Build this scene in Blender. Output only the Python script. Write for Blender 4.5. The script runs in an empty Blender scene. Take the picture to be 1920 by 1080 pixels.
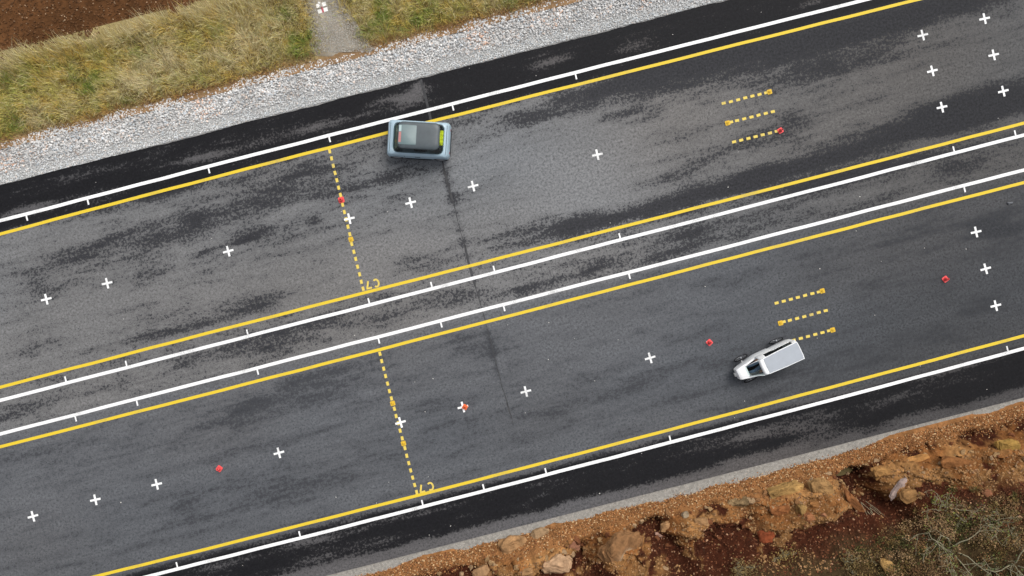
import bpy, bmesh, math, random
import numpy as np
from mathutils import Vector, Matrix

random.seed(7)
RNG = np.random.default_rng(11)
SC = bpy.context.scene
COL = SC.collection

# ------------------------------------------------------------------ camera, sky, sun, exposure
H = 31.0                 # drone height, metres
S = 47.6                 # photograph pixels per metre on the road
cam_d = bpy.data.cameras.new('drone_camera')
cam_d.sensor_width = 36.0
cam_d.lens = 18.0 / ((960.0 / S) / H)
cam_d.clip_end = 4000.0
cam = bpy.data.objects.new('drone_camera', cam_d)
cam.location = (0, 0, H)
COL.objects.link(cam)
SC.camera = cam

SUN_EL, SUN_AZ = math.radians(58), math.radians(35)     # azimuth clockwise from +Y
world = bpy.data.worlds.new('World'); SC.world = world
world.use_nodes = True
wn = world.node_tree.nodes; wl = world.node_tree.links
bg = wn['Background']
sky = wn.new('ShaderNodeTexSky'); sky.sky_type = 'NISHITA'; sky.sun_disc = False
sky.sun_elevation = SUN_EL; sky.sun_rotation = SUN_AZ
sky.air_density = 1.0; sky.dust_density = 4.0; sky.ozone_density = 1.0
hs = wn.new('ShaderNodeHueSaturation'); hs.inputs['Saturation'].default_value = 0.30
wl.new(sky.outputs[0], hs.inputs['Color']); wl.new(hs.outputs[0], bg.inputs[0])
bg.inputs[1].default_value = 0.11
sun_d = bpy.data.lights.new('sun', 'SUN'); sun_d.energy = 1.2; sun_d.angle = math.radians(30); sun_d.color = (1, .97, .92)
sun = bpy.data.objects.new('sun', sun_d); COL.objects.link(sun)
sdir = Vector((math.sin(SUN_AZ) * math.cos(SUN_EL), math.cos(SUN_AZ) * math.cos(SUN_EL), math.sin(SUN_EL)))
sun.rotation_euler = sdir.to_track_quat('Z', 'Y').to_euler()
sun.location = sdir * 60
SC.view_settings.view_transform = 'Standard'
SC.view_settings.look = 'None'
SC.view_settings.exposure = 0.60
SC.view_settings.gamma = 1.0
SC.view_settings.use_curve_mapping = False

# ------------------------------------------------------------------ coordinates
ANG = math.atan(0.2555)
CA, SA = math.cos(ANG), math.sin(ANG)

def W(px, py, z=0.0):
    f = (H - z) / H / S
    return ((px - 960) * f, (540 - py) * f)

def UV(px, py, z=0.0):
    x, y = W(px, py, z)
    return (x * CA + y * SA, -x * SA + y * CA)

def w2uv(x, y): return (x * CA + y * SA, -x * SA + y * CA)
def uv2w(u, v): return (u * CA - v * SA, u * SA + v * CA)

# ------------------------------------------------------------------ helpers
def tag(o, label=None, cat=None, group=None, kind=None):
    if label: o['label'] = label
    if cat: o['category'] = cat
    if group: o['group'] = group
    if kind: o['kind'] = kind
    return o

def link(name, me, mat=None, parent=None, loc=(0, 0, 0), rot=(0, 0, 0)):
    o = bpy.data.objects.new(name, me)
    COL.objects.link(o)
    if me is not None and mat is not None and len(me.materials) == 0:
        me.materials.append(mat)
    o.parent = parent
    o.location = loc
    o.rotation_euler = rot
    return o

def empty(name, loc=(0, 0, 0), rz=0.0):
    o = bpy.data.objects.new(name, None)
    o.empty_display_size = .2
    COL.objects.link(o); o.location = loc; o.rotation_euler = (0, 0, rz)
    return o

def pydata(name, verts, faces, smooth=False):
    me = bpy.data.meshes.new(name)
    me.from_pydata([tuple(v) for v in verts], [], [tuple(f) for f in faces])
    if smooth:
        me.polygons.foreach_set('use_smooth', [True] * len(me.polygons))
    me.update()
    return me

def npmesh(name, verts, faces, colors=None, smooth=False):
    """verts (N,3), faces (M,k) uniform; colors per vertex (N,3)."""
    verts = np.asarray(verts, dtype=np.float32); faces = np.asarray(faces, dtype=np.int32)
    k = faces.shape[1]
    me = bpy.data.meshes.new(name)
    me.vertices.add(len(verts)); me.vertices.foreach_set('co', verts.ravel())
    me.loops.add(faces.size); me.loops.foreach_set('vertex_index', faces.ravel())
    me.polygons.add(len(faces))
    me.polygons.foreach_set('loop_start', np.arange(0, faces.size, k, dtype=np.int32))
    try:
        me.polygons.foreach_set('loop_total', np.full(len(faces), k, dtype=np.int32))
    except Exception:
        pass
    me.polygons.foreach_set('use_smooth', np.full(len(faces), bool(smooth)))
    me.update(calc_edges=True)
    if colors is not None:
        a = me.color_attributes.new('Col', 'FLOAT_COLOR', 'POINT')
        c = np.ones((len(verts), 4), dtype=np.float32); c[:, :3] = colors
        a.data.foreach_set('color', c.ravel())
    me.validate()
    return me

def fattr(me, name, vals):
    a = me.attributes.new(name, 'FLOAT', 'POINT')
    a.data.foreach_set('value', np.asarray(vals, dtype=np.float32).ravel())

def cattr(me, name, vals):
    a = me.color_attributes.new(name, 'FLOAT_COLOR', 'POINT')
    c = np.ones((len(vals), 4), dtype=np.float32); c[:, :3] = vals
    a.data.foreach_set('color', c.ravel())

def _hash(ix, iy, seed):
    h = (ix.astype(np.int64) * 374761393 + iy.astype(np.int64) * 668265263 + seed * 974634777) & 0x7fffffff
    h = ((h ^ (h >> 13)) * 1274126177) & 0x7fffffff
    h = h ^ (h >> 16)
    return (h & 0xffff) / 65535.0

def vnoise(x, y, seed=0):
    x = np.asarray(x, dtype=float); y = np.asarray(y, dtype=float)
    ix = np.floor(x); iy = np.floor(y); fx = x - ix; fy = y - iy
    fx = fx * fx * (3 - 2 * fx); fy = fy * fy * (3 - 2 * fy)
    a = _hash(ix, iy, seed); b = _hash(ix + 1, iy, seed); c = _hash(ix, iy + 1, seed); d = _hash(ix + 1, iy + 1, seed)
    return (a * (1 - fx) + b * fx) * (1 - fy) + (c * (1 - fx) + d * fx) * fy

def fbm(x, y, seed=0, oct=4, gain=.5):
    s = 0; a = 1; t = 0
    for i in range(oct):
        s = s + a * vnoise(np.asarray(x) * 2 ** i, np.asarray(y) * 2 ** i, seed + i * 17); t += a; a *= gain
    return s / t

def sstep(a, b, x):
    t = np.clip((np.asarray(x, dtype=float) - a) / (b - a), 0, 1)
    return t * t * (3 - 2 * t)

def gridmesh(us, vs):
    U, V = np.meshgrid(us, vs, indexing='ij')
    nu, nv = len(us), len(vs)
    idx = np.arange(nu * nv).reshape(nu, nv)
    f = np.stack([idx[:-1, :-1], idx[1:, :-1], idx[1:, 1:], idx[:-1, 1:]], -1).reshape(-1, 4)
    return U.ravel(), V.ravel(), f

def nonuni(lo, a, b, hi, fine, coarse):
    return np.concatenate([np.arange(lo, a, coarse), np.arange(a, b, fine), np.arange(b, hi + coarse, coarse)])

# ------------------------------------------------------------------ materials
def mat(name, color=(.5, .5, .5), rough=.7, metal=0.0, spec=.3, noise=0.0, nscale=20.0, bump=0.0, attr=None, coat=0.0, nscale2=None):
    m = bpy.data.materials.new(name); m.use_nodes = True
    nt = m.node_tree; N = nt.nodes; L = nt.links
    p = N['Principled BSDF']
    p.inputs['Roughness'].default_value = rough
    p.inputs['Metallic'].default_value = metal
    p.inputs['Specular IOR Level'].default_value = spec
    p.inputs['Coat Weight'].default_value = coat
    tc = N.new('ShaderNodeTexCoord')
    if attr:
        a = N.new('ShaderNodeAttribute'); a.attribute_name = attr; csrc = a.outputs['Color']
    else:
        r = N.new('ShaderNodeRGB'); r.outputs[0].default_value = (*color, 1); csrc = r.outputs[0]
    if noise > 0:
        n = N.new('ShaderNodeTexNoise'); n.inputs['Scale'].default_value = nscale; n.inputs['Detail'].default_value = 6
        n.inputs['Roughness'].default_value = .65
        L.new(tc.outputs['Object'], n.inputs['Vector'])
        mr = N.new('ShaderNodeMapRange'); mr.inputs[1].default_value = .25; mr.inputs[2].default_value = .75
        mr.inputs[3].default_value = 1 - noise; mr.inputs[4].default_value = 1 + noise
        L.new(n.outputs[0], mr.inputs[0])
        mx = N.new('ShaderNodeVectorMath'); mx.operation = 'SCALE'
        L.new(csrc, mx.inputs[0]); L.new(mr.outputs[0], mx.inputs['Scale'])
        csrc = mx.outputs[0]
        if bump > 0:
            bp = N.new('ShaderNodeBump'); bp.inputs['Strength'].default_value = 1; bp.inputs['Distance'].default_value = bump
            L.new(n.outputs[0], bp.inputs['Height']); L.new(bp.outputs[0], p.inputs['Normal'])
    L.new(csrc, p.inputs['Base Color'])
    return m

def paint_mat(name, color, wear=.12):
    """road paint: thin, slightly dirty, worn down to the chippings here and there"""
    m = bpy.data.materials.new(name); m.use_nodes = True
    N = m.node_tree.nodes; L = m.node_tree.links; p = N['Principled BSDF']
    p.inputs['Roughness'].default_value = .6; p.inputs['Specular IOR Level'].default_value = .3
    g = N.new('ShaderNodeNewGeometry')
    n1 = N.new('ShaderNodeTexNoise'); n1.inputs['Scale'].default_value = .9; n1.inputs['Detail'].default_value = 3
    n2 = N.new('ShaderNodeTexNoise'); n2.inputs['Scale'].default_value = 22; n2.inputs['Detail'].default_value = 4
    L.new(g.outputs['Position'], n1.inputs['Vector']); L.new(g.outputs['Position'], n2.inputs['Vector'])
    add = N.new('ShaderNodeMath'); add.operation = 'MULTIPLY_ADD'; add.inputs[1].default_value = .55
    L.new(n2.outputs[0], add.inputs[0]); L.new(n1.outputs[0], add.inputs[2])
    mr = N.new('ShaderNodeMapRange'); mr.inputs[1].default_value = .84; mr.inputs[2].default_value = 1.12
    mr.inputs[3].default_value = 0.0; mr.inputs[4].default_value = wear * 3
    L.new(add.outputs[0], mr.inputs[0])
    mx = N.new('ShaderNodeMix'); mx.data_type = 'RGBA'
    mx.inputs['A'].default_value = (*color, 1); mx.inputs['B'].default_value = (.16, .155, .15, 1)
    L.new(mr.outputs[0], mx.inputs['Factor'])
    L.new(mx.outputs['Result'], p.inputs['Base Color'])
    return m

def asphalt_mat():
    m = bpy.data.materials.new('asphalt'); m.use_nodes = True
    N = m.node_tree.nodes; L = m.node_tree.links; p = N['Principled BSDF']
    tc = N.new('ShaderNodeTexCoord')
    mp = N.new('ShaderNodeMapping'); mp.inputs['Scale'].default_value = (.46, 1.8, 1)
    L.new(tc.outputs['Object'], mp.inputs[0])
    n1 = N.new('ShaderNodeTexNoise'); n1.inputs['Scale'].default_value = 1.0; n1.inputs['Detail'].default_value = 8
    n1.inputs['Roughness'].default_value = .68; n1.inputs['Distortion'].default_value = .3
    L.new(mp.outputs[0], n1.inputs['Vector'])
    n2 = N.new('ShaderNodeTexNoise'); n2.inputs['Scale'].default_value = 6.5; n2.inputs['Detail'].default_value = 4
    n2.inputs['Roughness'].default_value = .8
    L.new(tc.outputs['Object'], n2.inputs['Vector'])
    n3 = N.new('ShaderNodeTexNoise'); n3.inputs['Scale'].default_value = 11.0; n3.inputs['Detail'].default_value = 3; n3.inputs['Roughness'].default_value = .75
    L.new(tc.outputs['Object'], n3.inputs['Vector'])
    wet = N.new('ShaderNodeAttribute'); wet.attribute_name = 'damp'
    def ma(op, a, b, c=None):
        q = N.new('ShaderNodeMath'); q.operation = op
        for i, s in enumerate((a, b, c)):
            if s is None: continue
            if isinstance(s, (int, float)): q.inputs[i].default_value = s
            else: L.new(s, q.inputs[i])
        return q.outputs[0]
    s = ma('MULTIPLY_ADD', ma('SUBTRACT', n1.outputs[0], .5), 2.3, wet.outputs['Fac'])
    s = ma('MULTIPLY_ADD', ma('SUBTRACT', n2.outputs[0], .5), 1.7, s)
    s = ma('MULTIPLY_ADD', ma('SUBTRACT', n3.outputs[0], .5), 3.2, s)
    mp2 = N.new('ShaderNodeMapping'); mp2.inputs['Scale'].default_value = (.045, 2.3, 1); L.new(tc.outputs['Object'], mp2.inputs[0])
    n4 = N.new('ShaderNodeTexNoise'); n4.inputs['Scale'].default_value = 1.0; n4.inputs['Detail'].default_value = 4; L.new(mp2.outputs[0], n4.inputs['Vector'])
    s = ma('MULTIPLY_ADD', ma('SUBTRACT', n4.outputs[0], .5), 1.0, s)
    mr = N.new('ShaderNodeMapRange'); mr.interpolation_type = 'SMOOTHSTEP'
    mr.inputs[1].default_value = .24; mr.inputs[2].default_value = .88
    L.new(s, mr.inputs[0])
    dry = N.new('ShaderNodeAttribute'); dry.attribute_name = 'dry'
    dk = N.new('ShaderNodeAttribute'); dk.attribute_name = 'dark'
    mx = N.new('ShaderNodeMix'); mx.data_type = 'RGBA'
    L.new(mr.outputs[0], mx.inputs['Factor']); L.new(dry.outputs['Color'], mx.inputs['A']); L.new(dk.outputs['Color'], mx.inputs['B'])
    gr = N.new('ShaderNodeMapRange'); gr.inputs[1].default_value = .3; gr.inputs[2].default_value = .7
    gr.inputs[3].default_value = .50; gr.inputs[4].default_value = 1.50
    L.new(n3.outputs[0], gr.inputs[0])
    sc = N.new('ShaderNodeVectorMath'); sc.operation = 'SCALE'
    L.new(mx.outputs['Result'], sc.inputs[0]); L.new(gr.outputs[0], sc.inputs['Scale'])
    L.new(sc.outputs[0], p.inputs['Base Color'])
    rg = N.new('ShaderNodeMapRange'); rg.inputs[3].default_value = .9; rg.inputs[4].default_value = .62
    L.new(mr.outputs[0], rg.inputs[0]); L.new(rg.outputs[0], p.inputs['Roughness'])
    p.inputs['Specular IOR Level'].default_value = .10
    bp = N.new('ShaderNodeBump'); bp.inputs['Distance'].default_value = .006; bp.inputs['Strength'].default_value = .6
    L.new(n3.outputs[0], bp.inputs['Height']); L.new(bp.outputs[0], p.inputs['Normal'])
    return m

def glass_mat(name, tint=(.05, .07, .07), clear=.5, rough=.05):
    m = bpy.data.materials.new(name); m.use_nodes = True
    N = m.node_tree.nodes; L = m.node_tree.links
    p = N['Principled BSDF']; out = N['Material Output']
    p.inputs['Base Color'].default_value = (*tint, 1); p.inputs['Roughness'].default_value = rough
    t = N.new('ShaderNodeBsdfTransparent'); t.inputs[0].default_value = (.85, .92, .9, 1)
    mx = N.new('ShaderNodeMixShader'); mx.inputs[0].default_value = clear
    L.new(p.outputs[0], mx.inputs[1]); L.new(t.outputs[0], mx.inputs[2]); L.new(mx.outputs[0], out.inputs[0])
    return m

M = {}
M['asphalt'] = asphalt_mat()
M['white_paint'] = paint_mat('white_road_paint', (.80, .80, .79), .26)
M['yellow_paint'] = paint_mat('yellow_road_paint', (.66, .475, .028), .16)
M['pale_yellow_paint'] = paint_mat('pale_yellow_road_paint', (.66, .50, .095), .25)
M['stone'] = mat('stone_chips', rough=.9, spec=.2, noise=.18, nscale=25, attr='Col')
M['grass'] = mat('dry_grass', rough=.85, spec=.15, attr='Col')
def translucent(m, k):
    nt = m.node_tree; N = nt.nodes; L = nt.links
    p = N['Principled BSDF']; out = N['Material Output']
    t = N.new('ShaderNodeBsdfTranslucent'); mx = N.new('ShaderNodeMixShader'); mx.inputs[0].default_value = k
    L.new(p.inputs['Base Color'].links[0].from_socket, t.inputs['Color'])
    L.new(p.outputs[0], mx.inputs[1]); L.new(t.outputs[0], mx.inputs[2]); L.new(mx.outputs[0], out.inputs[0])
translucent(M['grass'], .35)
M['soil'] = mat('field_soil', rough=.95, spec=.1, noise=.35, nscale=9, bump=.02, attr='Col')
M['bank'] = mat('bank_rock_and_soil', rough=.95, spec=.12, noise=.4, nscale=6, bump=.05, attr='Col')
M['rock'] = mat('rock', rough=.92, spec=.15, noise=.45, nscale=4, bump=.06, attr='Col')
M['grit'] = mat('grit', (.255, .24, .215), rough=.95, spec=.1, noise=.4, nscale=9, bump=.01)
M['path'] = mat('path_grit', rough=.95, spec=.1, noise=.2, nscale=22, bump=.01, attr='Col')
M['earth'] = mat('far_earth', (.13, .10, .045), rough=.95, spec=.1, noise=.4, nscale=.35)
M['leaf'] = mat('leaves', rough=.8, spec=.2, attr='Col')
M['bark'] = mat('grey_bark', (.27, .245, .16), rough=.9, spec=.1, noise=.3, nscale=12)
M['blue'] = mat('pale_blue_plastic', (.33, .44, .51), rough=.38, spec=.45, noise=.05, nscale=3)
M['roof_grey'] = mat('dark_grey_roof', (.066, .080, .088), rough=.42, spec=.4, noise=.12, nscale=4)
M['sunroof'] = mat('sunroof_glass', (.115, .165, .17), rough=.4, spec=.5, noise=.08, nscale=5)
M['black'] = mat('black_plastic', (.012, .012, .014), rough=.55, spec=.3, noise=.2, nscale=8)
M['tyre'] = mat('tyre_rubber', (.014, .014, .015), rough=.85, spec=.2, noise=.2, nscale=20)
M['rim'] = mat('rim_metal', (.35, .36, .38), rough=.35, metal=.7, noise=.08, nscale=12)
M['glass'] = glass_mat('car_glass', (.012, .017, .018), .80)
M['side_glass'] = glass_mat('tinted_side_glass', (.008, .010, .011), .35)
M['clear'] = glass_mat('clear_screen', (.03, .035, .04), .94)
M['hivis'] = mat('hi_vis_fabric', (.78, .82, .02), rough=.8, noise=.12, nscale=14)
M['dash'] = mat('dash_grey_green', (.16, .18, .145), rough=.6, noise=.15, nscale=6)
M['red_plastic'] = mat('red_plastic', (.74, .085, .085), rough=.55, noise=.1, nscale=30)
M['orange_plastic'] = mat('orange_plastic', (.75, .15, .05), rough=.55, noise=.1, nscale=30)
M['yellow_plastic'] = mat('yellow_plastic', (.60, .38, .028), rough=.6, noise=.12, nscale=30)
M['white_shell'] = mat('white_shell', (.88, .89, .89), rough=.35, spec=.45, noise=.03, nscale=4)
M['grey_top'] = mat('grey_roof_sheet', (.34, .365, .40), rough=.5, spec=.35, noise=.05, nscale=6)
M['pink'] = mat('reddish_reflection', (.40, .17, .16), rough=.5, noise=.1, nscale=8)  # reddish part of the reflection painted on the sunroof
M['pale'] = mat('pale_reflection', (.36, .46, .46), rough=.5, noise=.08, nscale=8)
M['lamp'] = mat('lamp_lens', (.55, .55, .53), rough=.2, spec=.5, noise=.05, nscale=20)
M['red_lamp'] = mat('red_lamp_lens', (.4, .02, .02), rough=.2, spec=.5, noise=.05, nscale=20)
M['jeans'] = mat('blue_jeans', (.16, .22, .31), rough=.9, noise=.25, nscale=14)
M['jacket'] = mat('dark_jacket', (.03, .032, .04), rough=.85, noise=.2, nscale=14)
M['skin'] = mat('skin', (.5, .3, .22), rough=.6, noise=.06, nscale=20)
M['shoe'] = mat('white_shoe', (.62, .62, .6), rough=.7, noise=.1, nscale=20)
M['hair'] = mat('brown_hair', (.05, .03, .018), rough=.8, noise=.3, nscale=40)
M['eye'] = mat('eye', (.02, .015, .01), rough=.2, noise=.05, nscale=40)
M['white_board'] = mat('white_board', (.78, .77, .74), rough=.7, noise=.05, nscale=12)
M['red_tape'] = mat('red_tape', (.45, .10, .12), rough=.7, noise=.1, nscale=20)

# ================================================================== SETTING
# ---- ground: one sheet to the horizon
me = pydata('ground', [(-1500, -1500, 0), (1500, -1500, 0), (1500, 1500, 0), (-1500, 1500, 0)], [(0, 1, 2, 3)])
g = link('ground', me, M['earth'], loc=(0, 0, -.45)); tag(g, kind='structure')

# ---- road
LINES = {  # measured across-road position (photo px) at x = 0, 480, 960, 1440, 1920
    'w1': [359.9, 361.0, 363.5, 359.8, 357.0], 'y1': [335.9, 338.6, 341.2, 336.6, 334.5],
    'y2': [57.4, 58.9, 60.6, 59.8, 62.0], 'w2': [33.8, 34.3, 37.2, 37.4, 40.6],
    'w3': [-27.6, -26.6, -26.4, -24.4, -23.2], 'y3': [-50.7, -50.6, -49.6, -47.2, -46.0],
    'y4': [-329, -331.7, -333.6, -328.4, -324.8], 'w4': [-352.5, -354.8, -356.8, -351.6, -347.8]}
LU = {}
for k, vals in LINES.items():
    pts = []
    for x, v in zip((0, 480, 960, 1440, 1920), vals):
        # u of the point on that line with image x
        y = 540 - (v + (x - 960) * SA) / CA
        pts.append((UV(x, y)[0], v / S))
    LU[k] = np.array(pts)

def line_v(k, u):
    P = LU[k]
    c = np.polyfit(P[:, 0], P[:, 1], 3)
    uu = np.clip(u, P[0, 0] - 1, P[-1, 0] + 1)
    return np.polyval(c, uu)

ROAD_TOP, ROAD_BOT = 8.90, -9.17
us = nonuni(-130, -25, 25, 130, .14, 5.0); vs = np.linspace(ROAD_BOT, ROAD_TOP, 130)
U, V, F = gridmesh(us, vs)
vp = V * S                                    # photo-pixel units across
up = U * S
edge = np.isclose(V, ROAD_TOP) | np.isclose(V, ROAD_BOT)
Vx = V + np.where(np.isclose(V, ROAD_TOP), .05 * (fbm(U * .7, V * 0, 5) - .5) * 2 + .02 * (vnoise(U * 6, V * 0, 8) - .5), 0)
damp = np.zeros_like(U)
# zones across the road
damp += 1.15 * sstep(330, 346, vp)                                   # upper shoulder
damp += .30 * sstep(285, 325, vp) * (1 - sstep(330, 346, vp)) * sstep(-300, 500, up)
damp += -.05 * sstep(60, 64, vp) * (1 - sstep(200, 300, vp))
damp += .12 * ((vp < 62) & (vp > -26))
damp += .10 * (vp < -48) * (vp > -330)
damp += 1.15 * (1 - sstep(-352, -334, vp))
damp += -1.35 * (1 - sstep(-432, -404 , vp + 14 * (fbm(U * .5, V * .5, 3) - .5)))  # dry strip by the lower edge
# blotches: (x, y, half length along, half width across, amount) in photo px
BLOBS = [(300, 365, 90, 10, .3), (470, 375, 110, 22, .45), (360, 345, 90, 12, .35), (560, 322, 80, 14, .4), (700, 345, 90, 14, .35),
         (385, 418, 90, 16, .35), (455, 450, 30, 7, .9), (380, 474, 26, 6, .9), (300, 470, 120, 10, .25), (215, 450, 70, 12, .4),
         (130, 490, 80, 14, .4), (90, 545, 40, 8, .4), (590, 415, 14, 9, .7), (545, 435, 20, 10, .6), (500, 440, 25, 16, .5),
         (620, 510, 50, 16, .35), (770, 480, 60, 12, .4), (800, 495, 60, 10, .35), (840, 330, 10, 22, .5), (850, 370, 10, 18, .5),
         (995, 420, 90, 16, .45), (1060, 430, 120, 18, .6), (1180, 400, 120, 18, .6), (1320, 365, 130, 18, .75), (1440, 330, 120, 20, .8),
         (1250, 330, 70, 14, .45), (1330, 300, 60, 14, .3), (1560, 290, 140, 16, .55), (1700, 250, 140, 18, .6), (1850, 205, 120, 26, .95),
         (1150, 175, 160, 16, .35), (1300, 130, 160, 22, .5), (1460, 100, 150, 30, .5), (1620, 50, 160, 34, .75), (1790, 10, 120, 22, .5),
         (1440, 160, 110, 22, .28), (1540, 130, 90, 24, .45), (1660, 110, 90, 26, .3), (1440, 255, 80, 14, .35), (1500, 225, 90, 16, .25),
         (1180, 210, 60, 14, .35), (1030, 215, 70, 12, .4), (1225, 215, 30, 14, .3), (960, 235, 60, 12, .35),
         (1100, 350, 130, 40, -.45), (1080, 290, 140, 40, -.45), (950, 400, 100, 20, -.25), (700, 470, 110, 30, -.35), (870, 300, 60, 20, -.25),
         (60, 480, 90, 18, -.3), (100, 600, 120, 26, -.2), (450, 520, 120, 20, -.2), (1840, 110, 70, 18, -.25), (1640, 200, 120, 16, -.25),
         (400, 600, 120, 14, .4), (290, 630, 100, 12, .35), (470, 560, 60, 16, .4), (560, 610, 90, 10, .5), (430, 650, 90, 12, .4), (650, 600, 70, 12, .25),
         (520, 650, 60, 14, .4), (850, 560, 60, 12, .3), (1000, 530, 60, 12, .4), (1140, 490, 80, 10, .4), (1300, 440, 60, 14, .5), (1420, 420, 40, 16, .4),
         (1560, 340, 110, 12, .75), (1690, 310, 90, 10, .65), (1800, 310, 90, 12, .5), (1650, 350, 200, 8, -.3), (1230, 520, 90, 10, .3), (720, 620, 120, 10, -.25),
         (220, 780, 120, 8, .3), (60, 770, 60, 6, .3),
         (560, 725, 110, 22, .55), (640, 720, 60, 14, .4), (520, 765, 120, 14, .4), (420, 775, 80, 10, .35), (900, 640, 60, 22, .5), (930, 660, 60, 12, .35),
         (470, 930, 110, 16, .45), (600, 905, 120, 18, .4), (330, 985, 90, 10, .3), (500, 960, 70, 14, .4), (110, 840, 80, 14, .3), (60, 870, 80, 12, .25),
         (830, 770, 60, 20, .25), (780, 820, 80, 24, .25), (1150, 740, 160, 24, .25), (1050, 780, 160, 24, .25), (1480, 740, 160, 22, .4), (1650, 660, 180, 18, .3),
         (1420, 690, 90, 18, .4), (1860, 425, 50, 18, .8), (1900, 440, 50, 24, .6), (1700, 450, 60, 10, .4), (1830, 575, 70, 16, .35), (1250, 590, 100, 16, .2),
         (1450, 600, 100, 20, -.2), (1600, 420, 140, 18, -.25), (200, 920, 160, 20, -.2), (1100, 640, 120, 18, -.15), (1000, 620, 80, 16, -.15),
         (765, 185, 40, 14, -1.1), (785, 160, 10, 18, -1.0), (720, 190, 60, 5, -.5), (620, 232, 120, 5, -.75), (520, 250, 90, 6, -.5), (1040, 115, 45, 8, -.75), (1180, 90, 50, 8, -.5),
         (300, 310, 120, 6, -.55), (60, 390, 90, 8, -.7), (400, 290, 70, 6, -.6), (1520, 5, 40, 4, -.8),
         (1800, 690, 90, 10, -.55), (1600, 730, 120, 10, -.6), (1700, 740, 90, 16, -.55), (1480, 800, 120, 18, -.55), (1400, 820, 60, 12, -.45), (1560, 800, 60, 22, -.4),
         (700, 985, 120, 6, -.55), (560, 1020, 100, 12, -.5), (820, 955, 50, 6, -.5), (1030, 905, 70, 5, -.45), (420, 1060, 80, 8, -.6), (600, 1045, 90, 14, -.3)]
BLOBS += [(1850, 190, 130, 30, .5), (1760, 205, 110, 20, .5), (1620, 45, 220, 22, .5), (1400, 95, 220, 16, .45), (1250, 130, 150, 14, .4), (1480, 320, 260, 12, .4), (1600, 320, 160, 10, .4), (90, 520, 120, 30, .2), (420, 400, 200, 40, .22), (640, 330, 160, 30, .25), (230, 470, 160, 30, .2), (560, 470, 120, 20, .2)]
for (x, y, a, b, s) in BLOBS:
    uu, vv = UV(x, y)
    s = s * (1.05 if (s < 0 and abs(vv * S) > 330) else 1.0)
    damp += s * np.exp(-((U - uu) * S / a) ** 2 - ((V - vv) * S / b) ** 2)
# transverse joint: damp seam across the lanes, paler repair just right of it in the lower lane
uj = -1.42 + .012 * (3 - V) + .05 * (vnoise(V * 1.4, V * 0, 21) - .5)
seam = np.exp(-((U - uj) / .11) ** 2) * sstep(.1, .6, vnoise(V * 1.3, V * 0, 33))
damp += .5 * seam * (vp < 300) * (vp > -200)
damp += -.5 * np.exp(-((U - uj - .22) / .10) ** 2) * (vp < -30) * (vp > -200) * sstep(.4, .7, vnoise(V * 1.1, V * 0, 44))
damp += .06 + .34 * (fbm(U * .16, V * .5, 60) - .5) + .18 * (vp > -26) * (vp < 335) + .05 * (vp <= -26) * (vp > -330)
# dry and damp colours of the courses laid in each strip
up_dry = np.array([.146, .1445, .144]); lo_dry = np.array([.105, .108, .1145]); sh_dry = np.array([.092, .088, .089])
up_dk = np.array([.028, .0285, .032]); lo_dk = np.array([.040, .042, .047]); sh_dk = np.array([.0095, .0095, .011])
wl_ = sstep(-25, -31, -np.abs(vp) * 0 + vp) if False else (1 - sstep(-34, -24, vp))
ws = np.maximum(sstep(332, 345, vp), 1 - sstep(-348, -334, vp))
warm = 1 + .10 * (fbm(U * .12, V * .2, 77, 2) - .5)
dry = up_dry * (1 - wl_)[:, None] + lo_dry * wl_[:, None]; dry = dry * (1 - ws)[:, None] + sh_dry * ws[:, None]
dk = up_dk * (1 - wl_)[:, None] + lo_dk * wl_[:, None]; dk = dk * (1 - ws)[:, None] + sh_dk * ws[:, None]
tone = 1 - .36 * sstep(3, 19, U - .25 * V) * (vp < 330) - .12 * sstep(-60, -300, vp) * (1 - ws) + .16 * np.exp(-((U - 2.0) / 5.5) ** 2) * (vp > -30) * (1 - ws)
tone = tone * (1 + .16 * (fbm(U * .25, V * .55, 78, 3) - .5))
dry = dry * tone[:, None]; dk = dk * (.5 + .5 * tone)[:, None]
dry = dry * np.stack([warm, np.ones_like(warm), 2 - warm], -1)
Z = np.zeros_like(U)
me = npmesh('road', np.stack([U, Vx, Z], -1), F)
fattr(me, 'damp', damp); cattr(me, 'dry', dry); cattr(me, 'dark', dk)
road = link('road', me, M['asphalt'], rot=(0, 0, ANG)); tag(road, kind='structure')
# narrow sealed joint across both carriageways
jv = np.arange(8.85, -5.2, -.05)
ju = -1.40 - .012 * (jv - 0) * 0 + .05 * (vnoise(jv * 1.4, jv * 0, 21) - .5) + .02 * (vnoise(jv * 7, jv * 0, 22) - .5) + .012 * (3 - jv)
jw = .020 + .070 * sstep(.35, .8, vnoise(jv * 1.1, jv * 0, 23)) + .02 * vnoise(jv * 9, jv * 0, 24)
a = np.stack([ju - jw / 2, jv, 0 * jv + .002], -1); b = np.stack([ju + jw / 2, jv, 0 * jv + .002], -1); i = np.arange(len(jv) - 1)
link('joint_seam', npmesh('joint_seam', np.concatenate([a, b]), np.stack([i, i + len(jv), i + len(jv) + 1, i + 1], -1)[:, ::-1]), mat('joint_sealant', (.045, .045, .047), rough=.8, noise=.5, nscale=6), road)
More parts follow.
